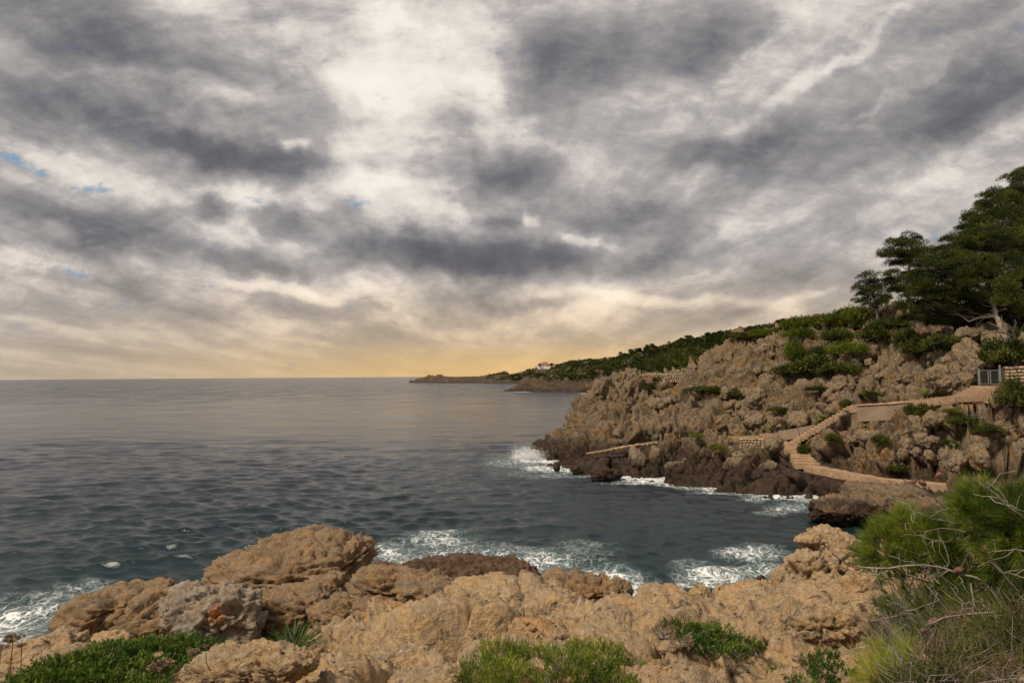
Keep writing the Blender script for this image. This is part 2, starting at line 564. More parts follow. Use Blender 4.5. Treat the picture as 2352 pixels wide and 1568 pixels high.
FG = []
FG += rows(-30, [(-900, 8), (1176, 8), (3200, 9)])
FG += rows(0.8, [(-6000, 7.3), (-1500, 7.4), (1176, 7.45), (3600, 7.5), (8000, 8)])
FG += rows(2.2, [(-1800, 7.2), (-700, 7.35), (0, 7.45), (600, 7.5), (1200, 7.5), (1800, 7.5), (2400, 7.55), (3200, 7.8)])
FG += rows(3.5, [(-700, 7.0), (0, 7.2), (450, 7.22), (850, 7.22), (1300, 7.2), (1700, 7.28), (2100, 7.32), (2400, 7.45), (3100, 7.8)])
FG += rows(5.0, [(-900, 6.3), (-200, 6.45), (200, 6.62), (600, 6.62), (1000, 6.86), (1250, 6.88), (1500, 6.86), (1800, 6.84), (2200, 7.0), (2700, 7.4)])
FG += rows(6.0, [(1000, 6.62), (1250, 6.68), (1500, 6.66), (1800, 6.62)])
FG += rows(8.0, [(350, 5.35), (600, 5.45), (800, 5.85), (950, 6.12), (1130, 6.24), (1300, 6.15), (1460, 5.65), (1500, 5.85), (1620, 6.02), (1770, 6.16), (1950, 6.32), (2030, 6.6), (2150, 7.0)])
FG += rows(7.0, [(-900, 5.2), (-200, 5.6), (200, 5.78), (600, 5.8), (850, 6.12), (1000, 6.36), (1300, 6.44), (1500, 6.36), (1700, 6.40), (1900, 6.44), (2200, 6.7), (2700, 7.3)])
FG += rows(9.5, [(-900, 3.5), (-200, 4.1), (100, 4.4), (350, 4.5), (600, 4.6), (800, 4.95), (1000, 5.1), (1200, 5.2), (1400, 5.0), (1460, 4.7), (1500, 4.8), (1600, 5.05), (1850, 5.3), (2100, 5.8), (2400, 6.6), (2900, 7.3)])
FG += rows(12.0, [(-900, 1.5), (-200, 2.6), (100, 3.2), (350, 3.5), (600, 3.8), (800, 4.2), (950, 4.3), (1130, 4.3), (1300, 4.1), (1480, 3.8), (1620, 3.9), (1770, 4.1), (1950, 4.4), (2200, 5.2), (2600, 6.6)])
FG += rows(15.0, [(-900, 0), (-200, 1.0), (50, 1.6), (300, 2.3), (600, 2.9), (850, 3.2), (1000, 3.6), (1150, 3.5), (1300, 3.3), (1480, 2.4), (1650, 2.4), (1850, 2.8), (2100, 3.6), (2400, 5)])
FG += rows(20.0, [(-900, -2.5), (-200, -1.5), (0, -.9), (150, .1), (300, 0.7), (450, 1.2), (700, 1.9), (900, 1.9), (1080, 2.0), (1250, 1.2), (1400, 0.1), (1500, -0.3), (1700, 0.1), (1900, 0.6), (2150, 1.8), (2450, 3.5)])
FG += rows(25.0, [(-900, -4), (0, -3), (300, -1.6), (600, -.9), (850, -.8), (1080, -.2), (1250, -1.0), (1450, -2.2), (1700, -1.6), (1950, -1.0), (2150, 0.3), (2450, 2.2)])
FG += rows(33.0, [(-900, -5), (300, -4), (1176, -4), (1900, -3.5), (2150, -0.3), (2500, 2.0)])
HFG = Height(FG, 0.5)

UF = dict(u0=-520, u1=2760, nu=860)
X, Y = field(-520, 2760, 860, 2.1, 33.0, 440)
Z = HFG(X, Y)
V = np.stack([X, Y, Z], 1)
Nn = vnormals(V, 860, 440)
Q = V.copy()
warp = np.stack([fbm(Q * 0.35, 3), fbm(Q * 0.35, 3, off=40), fbm(Q * 0.35, 3, off=90)], 1)
# beds that dip: thin ledges running left to right
s_ax = Q[:, 1] * 0.95 + Q[:, 0] * 0.28 + Q[:, 2] * 1.1 + warp[:, 0] * 0.9
ph = s_ax * 1.25
led = (ph - np.floor(ph))
ledge = sstep(led, 0.0, 0.16) * (1 - led) * 1.1
amp = sstep(fbm(Q * 0.5, 3, off=5), -0.25, 0.25)
disp = ledge * 0.15 * (0.35 + amp)
ph2 = s_ax * 4.3 + fbm(Q * 1.3, 3, off=21) * 1.2
led2 = ph2 - np.floor(ph2)
disp += (sstep(led2, 0, 0.2) * (1 - led2)) * 0.05 * (0.35 + sstep(fbm(Q * 0.9, 3, off=55), -0.2, 0.3))
f1, f2, cid = worley(Q * 1.05 + warp * 0.8)
lump_m = 0.35 + 0.65 * sstep(fbm(Q * 0.3, 2, off=71), -0.1, 0.25)
lump_m *= 1 - 0.6 * np.exp(-((Q[:, 0] + Q[:, 1] * 0.02) / 3.0) ** 2)
disp += (0.5 - 1.1 * f1 * f1) * 0.20 * lump_m
disp -= (1 - sstep(f2 - f1, 0.0, 0.16)) * 0.16 * lump_m
Qs = np.stack([Q[:, 0] * .6 + Q[:, 2] * .2, Q[:, 1] * 1.0, Q[:, 2] * 1.2], 1)
e_, fc_ = facets(Qs * 1.3 + warp * 0.7, 3)
disp += fc_ * 0.075 - (1 - sstep(e_, 0, 0.05)) * 0.10
e_, fc_ = facets(Qs * 0.85 + warp * 0.5, 43)
disp += fc_ * 0.07 - (1 - sstep(e_, 0, 0.06)) * 0.17
e_, fc_ = facets(Qs * 4.0 + warp * 1.4, 13)
disp += fc_ * 0.042 - (1 - sstep(e_, 0, 0.06)) * 0.035 * sstep(fbm(Q * 0.8, 2, off=62), -.15, .2)
e_, fc_ = facets(Q * 12.0 + warp * 3, 19)
disp += fc_ * 0.009
g1, g2, _c = worley(Q * 3.1 + warp * 1.6, 11)
disp += (0.5 - 1.1 * g1 * g1) * 0.05 * lump_m - (1 - sstep(g2 - g1, 0, 0.14)) * 0.045 * lump_m
disp += fbm(Q * 0.55, 3, off=3) * 0.16 + ridged(Q * 2.2, 5, 0.52, off=9) * 0.025 + fbm(Q * 9, 4, 0.6, off=77) * 0.022
pit, _a, _b = worley(Q * 5.2, 31)
disp -= (1 - sstep(pit, 0.10, 0.30)) * 0.05 * sstep(fbm(Q * 1.1, 2, off=15), 0.0, 0.3)
nearm = sstep(Y, 2.0, 4.5) * 0.6 + 0.4
for ln_ in [[(560, 1392), (600, 1455), (590, 1505), (640, 1530)], [(840, 1412), (930, 1388), (1010, 1372), (1110, 1385), (1200, 1372)], [(700, 1490), (780, 1455), (870, 1425), (980, 1412), (1060, 1420)],
            [(735, 1545), (830, 1512), (930, 1498), (1040, 1480), (1120, 1455), (1230, 1448)], [(1210, 1372), (1300, 1392), (1390, 1405), (1465, 1412)], [(1465, 1412), (1560, 1432), (1640, 1428), (1720, 1440), (1820, 1430)],
            [(1180, 1412), (1290, 1436), (1380, 1432), (1480, 1455), (1520, 1500)], [(850, 1562), (960, 1532), (1060, 1520), (1090, 1490)], [(1700, 1560), (1760, 1500), (1850, 1478), (1960, 1480), (2020, 1500)],
            [(1600, 1400), (1700, 1405), (1800, 1398), (1850, 1420)], [(1480, 1560), (1560, 1530), (1640, 1540), (1690, 1510), (1780, 1520)], [(930, 1440), (1050, 1446), (1130, 1430), (1180, 1412)]]:
    pl_ = []
    for (u_, v_) in ln_:
        r_ = ray(u_, v_); dd_ = np.linspace(2.3, 22, 900)
        w_ = np.where(EYE + r_[2] * dd_ < HFG(r_[0] * dd_, dd_))[0]
        i_ = w_[0] if len(w_) else 400
        pl_.append(np.array([r_[0] * dd_[i_], dd_[i_], 0.0]))
    wob = 0.16 * fbm(Q * 2.2, 3, off=7)
    dg_, _z = polydist(Q[:, 0] + wob, Q[:, 1] + 0.22 * fbm(Q * 1.8, 3, off=87), pl_)
    wd_ = 0.035 + 0.05 * sstep(fbm(Q * 1.1, 2, off=3), -.3, .3)
    disp -= np.exp(-(dg_ / wd_) ** 2) * 0.20 + np.exp(-(dg_ / 0.28) ** 2) * 0.05
disp -= np.median(disp) - 0.02
disp *= nearm
V = V + Nn * disp[:, None] + np.stack([np.zeros(len(V)), -0.5 * (ledge * 0.2), np.zeros(len(V))], 1)
FGV = V
me = mesh_np('rock_shelf', V, grid_faces(860, 440))
shelf = link('rock_shelf', me, M['fore_rock'], kind='structure')
FGP = proj(FGV)


def surf(u, v, V=None, P=None, tol=5.0):
    """the point of the rock that shows at (u, v)"""
    V = FGV if V is None else V
    P = FGP if P is None else P
    while tol < 60:
        m = (np.abs(P[0] - u) < tol) & (np.abs(P[1] - v) < tol)
        if m.any():
            c = V[m]
            return c[np.argmin(c[:, 1])]
        tol *= 1.6
    return at(u, v, 5.0)
# plain rock behind the camera, so that the place goes on
Xb, Yb = field(-520, 2760, 60, 2.15, 2.4, 2)
gx, gy = np.meshgrid(np.linspace(-60, 60, 90), np.linspace(-60, 2.3, 50))
gz = 7.35 + 0.25 * fbm(np.stack([gx.ravel() * .3, gy.ravel() * .3, gx.ravel() * 0], 1), 4) - sstep(-gx.ravel(), 6, 26) * 9 + sstep(gx.ravel(), 4, 40) * 6
ok_back = link('ground', mesh_np('ground', np.stack([gx.ravel(), gy.ravel(), gz - 0.15], 1), grid_faces(90, 50)), M['fore_rock'], kind='structure')

# ------------------------------------------------------------------ the headland across the cove
shore = [(1232, 1052), (1262, 1062), (1300, 1072), (1360, 1088), (1450, 1100), (1530, 1108), (1600, 1118), (1700, 1130),
         (1760, 1142), (1830, 1146), (1890, 1142), (1940, 1150)]
HL = [wl(*s) for s in shore]
for s in shore[:-1]:
    p = wl(*s)
    HL.append(p + np.array([-1.0, -5.0, -3.0]))
HL += [atz(1990, 40.0, -0.2), atz(2090, 38.5, 0.3), atz(2150, 37, 0.9), atz(2300, 35, 1.7), atz(2600, 33, 2.4), atz(2000, 35, -2.5), atz(2100, 33, -1.5)]
HL += [atz(1190, 68, -3), atz(1205, 76, -3), atz(1290, 82, -2.5), atz(1335, 92, -2.5), atz(1360, 105, -2.0), atz(1150, 90, -4), atz(1340, 120, -3)]
HL += [at(1236, 1040, 68.5), at(1300, 1040, 63), at(1300, 988, 67), at(1330, 962, 68.5), at(1356, 935, 69.5), at(1372, 885, 72), at(1400, 872, 74.5), at(1400, 980, 64), at(1440, 852, 77),
       at(1500, 950, 66), at(1600, 925, 67.5), at(1500, 884, 73), at(1520, 862, 78.5), at(1590, 862, 77), at(1450, 1066, 55.5), at(1600, 1062, 52.8), at(1700, 1075, 50.5), at(1800, 1085, 48.8),
       at(1450, 1022, 57.2), at(1620, 825, 75.5), at(1690, 788, 74.5), at(1700, 850, 69), at(1700, 950, 61.5), at(1745, 785, 73), at(1760, 840, 67),
       at(1800, 764, 71), at(1800, 900, 61.5), at(1760, 985, 56.5), at(1850, 975, 55.5), at(1900, 850, 61), at(1900, 795, 65), at(1885, 760, 69), at(1950, 900, 54), at(1950, 730, 67), at(2000, 862, 55.5),
       at(2050, 790, 59), at(2060, 745, 61), at(2150, 882, 50.2), at(2150, 810, 53.5), at(2150, 762, 56), at(2225, 872, 47.5), at(2225, 800, 49.5), at(2225, 768, 51), at(2352, 838, 46.5),
       at(2352, 780, 52), at(2600, 830, 44), at(2600, 760, 52),
       at(2000, 1010, 47.0), at(2000, 960, 48.8), at(2100, 1010, 44.8), at(2100, 952, 46.6), at(2200, 1000, 43.3), at(2200, 950, 44.6), at(2300, 1010, 41.6), at(2300, 940, 43.2), at(2500, 1000, 39.5), at(2500, 920, 42),
       at(1920, 1040, 47.4), at(2020, 1090, 43.2), at(2150, 1085, 41.7), at(2300, 1085, 40.6), at(1940, 1090, 45), at(2500, 1090, 38.5)]
HL += [atz(1450, 96, 7.5), atz(1620, 96, 9.5), atz(1750, 96, 12.5), atz(1900, 92, 14.8), atz(2100, 85, 15.5), atz(2400, 80, 16.5), atz(2800, 70, 16), atz(1500, 130, 3), atz(1700, 130, 10), atz(2000, 130, 15), atz(2700, 130, 17), atz(2800, 42, 9)]
HHL = Height(HL, 0.8)

# walkways
PA = [atz(2620, 38.5, 2.1), at(2352, 1118, 39.5), at(2180, 1112, 40.5), at(2020, 1098, 43.0), at(1855, 1067, 48.0)]
PB = [at(1855, 1067, 48.0), at(1815, 1018, 53.0)]
PC = [at(1815, 1018, 53.0), at(1955, 933, 51.0)]
PD = [at(1955, 933, 51.0), at(2060, 926, 49.2), at(2170, 915, 46.4), at(2218, 911, 44.2)]
PE = [at(2228, 912, 43.2), at(2270, 886, 45.2)]
PF = [at(2270, 886, 45.4), at(2310, 884, 45.6), at(2420, 876, 44.8), at(2620, 870, 43)]
PG = [at(1815, 1018, 53.2), at(1740, 1004, 55.6), at(1660, 1003, 57.4), at(1560, 1009, 58.8), at(1470, 1020, 58.4), at(1400, 1032, 57.0), at(1350, 1040, 58.5)]
PW = [at(1962, 970, 49.3), at(2060, 966, 47.8), at(2128, 958, 46.6)]
PV = [at(1789, 1007, 54.0), at(1850, 996, 53.2)]
PX = [at(1696, 1032, 55.0), at(1766, 1032, 53.8)]
PZ = [at(2128, 946, 46.2), at(2245, 930, 43.4)]
PY = [at(1466, 882, 76.2), at(1566, 880, 75.2)]
paths = [(PA, 1.1), (PB, 1.0), (PC, 0.75), (PD, 0.85), (PE, 1.2), (PF, 1.3), (PG, 1.0), (PW, 0.45), (PV, 0.3), (PX, 0.35), (PY, 0.4)]


def carve(x, y, z, drop=0.16):
    m_all = np.zeros(len(x))
    for line, hw in paths:
        d, hz = polydist(x, y, line)
        m = 1 - sstep(d, hw, hw + 0.7)
        z = z * (1 - m) + (hz - drop) * m
        m_all = np.maximum(m_all, 1 - sstep(d, hw + 0.05, hw + 0.6))
    return z, m_all


def crag_disp(Q, mask, k=1.0):
    wq = np.stack([fbm(Q * 0.22, 3), fbm(Q * 0.22, 3, off=40), fbm(Q * 0.22, 3, off=90)], 1)
    # beds rise to the right
    c, s = math.cos(R(28)), math.sin(R(28))
    Qr = np.stack([(Q[:, 0] * c + Q[:, 2] * s) * 0.72, Q[:, 1], (-Q[:, 0] * s + Q[:, 2] * c) * 1.15], 1)
    a1, a2, _ = worley(Qr * 0.30 + wq * 0.5)
    d = (0.5 - 1.1 * a1 * a1) * 0.7 - (1 - sstep(a2 - a1, 0, 0.10)) * 0.75
    e_, fc_ = facets(Qr * 0.42 + wq * 0.5, 5)
    d += fc_ * 1.1 - (1 - sstep(e_, 0, 0.08)) * 0.3
    b1, b2, _ = worley(Qr * 0.78 + wq * 0.9, 13)
    r2 = 0.30 + 0.70 * sstep(fbm(Q * 0.16, 3, off=83), -0.25, 0.2)
    d0 = d; d = 0
    d += (0.5 - 1.1 * b1 * b1) * 0.32 - (1 - sstep(b2 - b1, 0, 0.13)) * 0.45
    e_, fc_ = facets(Qr * 1.05 + wq * 0.9, 25)
    d += fc_ * 0.74 - (1 - sstep(e_, 0, 0.09)) * 0.28
    d = d0 + d * r2
    rr = sstep(fbm(Q * 0.25, 2, off=33), -0.25, 0.15)
    c1, c2, _ = worley(Qr * 1.9 + wq * 1.2, 23)
    e_, fc_ = facets(Qr * 2.3 + wq * 1.4, 45)
    d += ((0.5 - 1.1 * c1 * c1) * 0.12 + fc_ * 0.36 - (1 - sstep(c2 - c1, 0, 0.16)) * 0.20) * (0.35 + 0.65 * rr)
    d += ridged(Qr * 0.9, 5, 0.55, off=7) * 0.09 + fbm(Q * 3.5, 3, 0.6, off=3) * 0.09
    tb = Qr[:, 2] * 0.42 + wq[:, 0] * 0.55
    fr_ = tb - np.floor(tb)
    d += (sstep(fr_, 0, 0.12) * (1 - fr_)) * 0.75 * (0.25 + 0.75 * sstep(fbm(Q * 0.12, 2, off=29), -0.2, 0.2))
    pt, _, _ = worley(Q * 1.5, 61)
    d -= (1 - sstep(pt, 0.12, 0.34)) * 0.42 * sstep(fbm(Q * 0.4, 2, off=9), -0.05, 0.25)
    return d * (1 - mask) * k


nuH = 540
dH = np.concatenate([np.linspace(31, 44, 60, endpoint=False), np.linspace(44, 72, 470, endpoint=False), np.linspace(72, 84, 110, endpoint=False), np.linspace(84, 118, 40)])
ndH = len(dH)
X = np.outer(dH, (np.linspace(1120, 2800, nuH) - 1176.0) / FX).ravel(); Y = np.repeat(dH, nuH)
Z = HHL(X, Y)
Z, msk = carve(X, Y, Z)
V = np.stack([X, Y, Z], 1)
Nn = vnormals(V, nuH, ndH)
low = sstep(V[:, 2], -2.5, 0.8)
V = V + Nn * (crag_disp(V, msk) * (0.35 + 0.65 * low) - 0.36)[:, None]
HLV = V
HLP = proj(HLV)
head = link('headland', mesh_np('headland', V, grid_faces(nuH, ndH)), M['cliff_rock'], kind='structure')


def ground_z(x, y, H, carved=False):
    z = H(x, y)
    if carved:
        z, _ = carve(np.atleast_1d(x), np.atleast_1d(y), z)
    return z


def hit(u, v, H, d0, d1, n=700, carved=False):
    """where the view ray through (u, v) meets a height field"""
    r = ray(u, v)
    d = np.linspace(d0, d1, n)
    z = H(r[0] * d, d)
    if carved:
        z, _ = carve(r[0] * d, d, z)
    rz = EYE + r[2] * d
    w = np.where(rz < z)[0]
    if len(w) == 0:
        return None
    i = w[0]
    return np.array([r[0] * d[i], d[i], z[i]])


# ------------------------------------------------------------------ distant coast
SK = [(1150, 860, 890), (1168, 858, 850), (1233, 847, 800), (1295, 836, 700), (1333, 834, 650), (1411, 834, 560), (1430, 823, 500), (1474, 814, 450), (1534, 798, 400),
      (1588, 788, 350), (1637, 783, 310), (1697, 775, 285), (1800, 762, 260), (2000, 742, 250), (2500, 740, 250)]
FC = [at(*s) for s in SK]
FC += [at(u, v + 14, d * 1.5) for u, v, d in SK]
FC += [wl(u, v) for u, v in ((1168, 897.2), (1200, 899.0), (1250, 900.0), (1310, 900.5), (1366, 901), (1420, 905), (1500, 915), (1060, 879.5), (1100, 878.7), (1170, 877.6), (1230, 877.2), (1262, 877.0))]
FC += [atz(1168, 340, -3), atz(1250, 335, -3), atz(1366, 325, -3), atz(1500, 250, -3), atz(1160, 400, -4), atz(1220, 440, -3), atz(1200, 560, -6), atz(1240, 640, -5), atz(1180, 720, -5), atz(1120, 780, -6), atz(1000, 800, -8), atz(1130, 480, -6),
       atz(1275, 470, 1), atz(1300, 520, 3), atz(1060, 960, -3), atz(950, 900, -8), atz(800, 900, -12), atz(900, 1200, -12), atz(1080, 1100, -3)]
FC += [at(1279, 866, 378), at(1250, 874, 372), at(1330, 878, 372), at(1279, 888, 364), at(1215, 893, 362), at(1366, 882, 365), at(1400, 862, 375), at(1340, 862, 400), at(1450, 850, 370), at(1520, 830, 330), at(1600, 815, 290), at(1390, 848, 470), at(1340, 848, 560), at(1270, 852, 640), at(1230, 862, 830), at(1180, 866, 850), at(1262, 868, 840), at(1120, 872, 872), at(1060, 868, 885)]
FC += [at(965, 870, 935), at(1003, 860.5, 938), at(1022, 863, 938), at(1045, 871, 938), at(1090, 869, 925), at(1120, 866, 915), wl(956, 878.8), wl(1003, 879), wl(1050, 879.2), atz(950, 1000, -4), atz(1003, 1010, -3), atz(1045, 1010, -4), atz(1100, 1000, -3)]
HFC = Height(FC, 5.0)
nuF, ndF = 440, 250
X, Y = field(940, 2600, nuF, 235.0, 1150.0, ndF)
Z = HFC(X, Y)
V = np.stack([X, Y, Z], 1)
Nn = vnormals(V, nuF, ndF)
k = sstep(V[:, 2], -4, 2)
a1, a2, _ = worley(V * 0.05)
b1, b2, _ = worley(V * 0.22, 9)
_e, fa_ = facets(V * .09, 3); _e, fb_ = facets(V * .3, 8); _e, fc2_ = facets(V * .8, 18)
dd = (0.5 - a1) * 2.0 + (0.5 - b1) * 1.2 + ridged(V * 0.12, 4) * 0.6 + fa_ * 2.6 + fb_ * 1.6 + fc2_ * .5
V = V + Nn * (dd * 0.75 * k)[:, None]
coast = link('distant_coast', mesh_np('distant_coast', V, grid_faces(nuF, ndF)), M['far_rock'], kind='structure')

# ------------------------------------------------------------------ the sea
nuS, ndS = 720, 620
vv = np.linspace(1700, 869, ndS)
dS = EYE * FX / (vv - 863.5)
dS = np.concatenate([dS, np.geomspace(dS[-1] * 1.1, 60000, 26)])
ndS = len(dS)
uS = np.linspace(-560, 2900, nuS)
X = np.outer(dS, (uS - 1176.0) / FX).ravel(); Y = np.repeat(dS, nuS)
step = np.repeat(np.gradient(dS), nuS)
stepx = dS.repeat(nuS) * (uS[1] - uS[0]) / FX
rs = np.random.RandomState(3)
Z = np.zeros_like(X); DX = np.zeros_like(X); DY = np.zeros_like(X)
patch = 0.75 + 0.5 * sstep(fbm(np.stack([X * 0.02, Y * 0.02, X * 0], 1), 3), -0.3, 0.3)
for i in range(72):
    L = 0.42 * (28 / 0.42) ** (i / 71.0) * rs.uniform(0.9, 1.1)
    th = R(-97) + rs.normal(0, 0.40)             # the swell runs in towards the shore
    gain = (1.25 if L < 2 else 0.5) + 1.25 * math.exp(-(math.log(L / 1.5) / 0.62) ** 2)
    kx, ky = math.cos(th) * 2 * math.pi / L, math.sin(th) * 2 * math.pi / L
    A = 0.0062 * L ** 0.72 if L < 5 else 0.0062 * 5 ** 0.72 * (L / 5) ** 0.05
    ph = rs.uniform(0, 6.28)
    fade = sstep(L / (np.abs(ky) / np.hypot(kx, ky) * step + np.abs(kx) / np.hypot(kx, ky) * stepx + 1e-6), 1.5, 3.4)
    w_ = X * kx + Y * ky + ph
    A *= gain
    c_, s_ = np.cos(w_) * A * fade, np.sin(w_) * A * fade
    Z += c_
    DX -= 0.55 * s_ * kx / np.hypot(kx, ky); DY -= 0.55 * s_ * ky / np.hypot(kx, ky)
calm = np.ones_like(X)
V = np.stack([X + DX * patch, Y + DY * patch, Z * patch], 1)
# where the water breaks: along the rocks, from the depth below and the places seen in the photograph
pu, pv = proj(np.stack([X, Y, X * 0], 1))
foam = np.zeros_like(X)
zf = HFG(X, Y); zh = HHL(X, Y)
inF = (Y < 34); inH = (Y > 30) & (Y < 120) & (pu > 1130)
foam = np.where(inF, np.maximum(foam, 0.95 * sstep(zf, -1.6, 0.1)), foam)
foam = np.where(inH, np.maximum(foam, 0.97 * sstep(zh, -2.2, 0.1)), foam)
for (u, v, ru, rv, s) in [
    (1010, 1240, 120, 34, .78), (1080, 1275, 200, 40, .72), (1240, 1290, 150, 38, .80), (1330, 1265, 120, 34, .55), (1400, 1320, 90, 34, .85), (900, 1275, 90, 36, .85), (1450, 1350, 90, 40, .85),
    (1480, 1395, 60, 40, 1.0), (1640, 1320, 120, 34, .86), (1720, 1270, 110, 24, .80), (1750, 1310, 90, 26, .85), (1590, 1300, 70, 22, .62), (1620, 1345, 90, 22, .9),
    (1820, 1165, 80, 14, .80), (1770, 1178, 60, 10, .7), (1860, 1150, 60, 12, .85), (1660, 1133, 90, 9, .75), (1740, 1150, 60, 8, .7),
    (1215, 1050, 60, 22, 1.0), (1170, 1062, 90, 18, .60), (1270, 1075, 110, 14, .95), (1360, 1082, 90, 12, 1.0), (1290, 1092, 110, 10, .62), (1480, 1108, 140, 8, .8), (1180, 1080, 90, 16, .5), (1200, 1030, 40, 12, .7),
    (30, 1430, 150, 70, .80), (120, 1400, 130, 60, .78), (200, 1350, 120, 26, .6), (395, 1358, 80, 16, .9), (60, 1380, 140, 30, .55), (0, 1460, 120, 60, .85),
    (1200, 900, 34, 1.6, .9), (1345, 903, 26, 1.6, .95), (1100, 878.5, 40, .6, .4)]:
    q = ((pu - u) / ru) ** 2 + ((pv - v) / rv) ** 2
    foam = np.maximum(foam, s * np.clip(1 - q, 0, 1) ** 0.7)
me = mesh_np('sea', V, grid_faces(nuS, ndS))
attr(me, 'foam', foam)

m, n, p, out = new_mat('sea_water')
geo = n.new('ShaderNodeNewGeometry'); pos = geo.outputs['Position']
fa = n.new('ShaderNodeAttribute'); fa.attribute_name = 'foam'
fo = fa.outputs['Fac']
flat = n.vmath('MULTIPLY', pos, (1.0, 1.0, 0.0))
wv = n.vmath('SCALE', n.vmath('SUBTRACT', n.noise(flat, 0.55, 4, 0.6, color=True), (0.5, 0.5, 0.5)), scale=2.6)
fp = n.vmath('ADD', flat, wv)
lace = n.voronoi(fp, 1.25, 'DISTANCE_TO_EDGE')
lace2 = n.voronoi(fp, 4.2, 'DISTANCE_TO_EDGE')
nz = n.noise(fp, 2.4, 7, 0.72)
nzb = n.noise(flat, 0.33, 4, 0.6)
web = n.math('MAXIMUM', n.mapr(lace, 0.0, 0.15, 1.0, 0.0), n.math('MULTIPLY', n.mapr(lace2, 0.0, 0.22, 1.0, 0.0), 0.75))
val = n.math('MULTIPLY_ADD', web, 0.42, n.math('MULTIPLY', nz, 0.75))
val = n.math('MULTIPLY_ADD', n.math('SUBTRACT', nzb, 0.5), 0.75, val)
thr = n.math('SUBTRACT', 1.17, n.math('MULTIPLY', fo, 0.76))
fm = n.mapr(n.math('SUBTRACT', val, thr), -0.05, 0.24)
fm = n.math('MAXIMUM', fm, n.math('MULTIPLY', n.mapr(n.math('SUBTRACT', val, thr), -0.32, 0.15), 0.30))
fm = n.math('MULTIPLY', fm, n.mapr(fo, 0.02, 0.2))
# aerated teal water near the rocks, ink blue farther out
tealf = n.mapr(n.math('ADD', fo, n.math('MULTIPLY', n.math('SUBTRACT', nzb, 0.5), 0.5)), 0.05, 0.9)
sp_ = n.new('ShaderNodeSeparateXYZ'); m.node_tree.links.new(pos, sp_.inputs[0])
nearf = n.mapr(sp_.outputs[1], 20.0, 60.0, 1.0, 0.0)
body = n.mix(nearf, (0.010, 0.016, 0.024, 1), (0.006, 0.020, 0.023, 1))
body = n.mix(n.math('MULTIPLY', tealf, 0.8), body, (0.028, 0.072, 0.074, 1))
col = n.mix(fm, body, (0.72, 0.74, 0.74, 1))
n.put(p.inputs['Base Color'], col)
farf = n.mapr(sp_.outputs[1], 40.0, 400.0, 0.0, 1.0)
gust = n.noise(flat, 0.045, 7, 0.68)
gust2 = n.noise(flat, 0.30, 5, 0.6)
gf = n.mapr(n.math('MULTIPLY_ADD', n.math('SUBTRACT', gust2, 0.5), 0.5, gust), 0.38, 0.62)
rgh = n.math('MULTIPLY_ADD', n.math('MULTIPLY', farf, gf), 0.18, 0.11)
n.put(p.inputs['Roughness'], n.math('MULTIPLY_ADD', fm, 0.6, rgh))
p.inputs['IOR'].default_value = 1.40
p.inputs['Specular IOR Level'].default_value = 0.5
st = n.mapping(flat, scale=(0.42, 1.0, 1.0), rot=(0, 0, R(-6)))
hs = n.math('MULTIPLY', n.noise(st, 4.2, 6, 0.66, 0.0), 0.080)
hs = n.math('MULTIPLY_ADD', n.noise(st, 1.5, 4, 0.6, 0.0), 0.09, hs)
hs = n.math('MULTIPLY_ADD', n.noise(st, 0.42, 6, 0.66), n.math('MULTIPLY', farf, 0.75), hs)
hs = n.math('MULTIPLY_ADD', n.noise(st, 0.17, 5, 0.66), n.math('MULTIPLY', n.mapr(sp_.outputs[1], 90.0, 400.0), 2.0), hs)
hs = n.math('MULTIPLY_ADD', fm, 0.05, hs)
bmp = n.new('ShaderNodeBump')
bmp.inputs['Strength'].default_value = 0.9
bmp.inputs['Distance'].default_value = 0.75
n.put(bmp.inputs['Height'], hs)
m.node_tree.links.new(bmp.outputs[0], p.inputs['Normal'])
M['sea'] = m
sea = link('sea', me, m, kind='structure')
# open water beside and behind the fan of waves


# ------------------------------------------------------------------ rocks as things
import bmesh
_ico = {}


def ico(sub):
    if sub not in _ico:
        bm = bmesh.new()
        bmesh.ops.create_icosphere(bm, subdivisions=sub, radius=1.0)
        _ico[sub] = (np.array([v.co[:] for v in bm.verts]), np.array([[v.index for v in f.verts] for f in bm.faces]))
        bm.free()
    return _ico[sub]


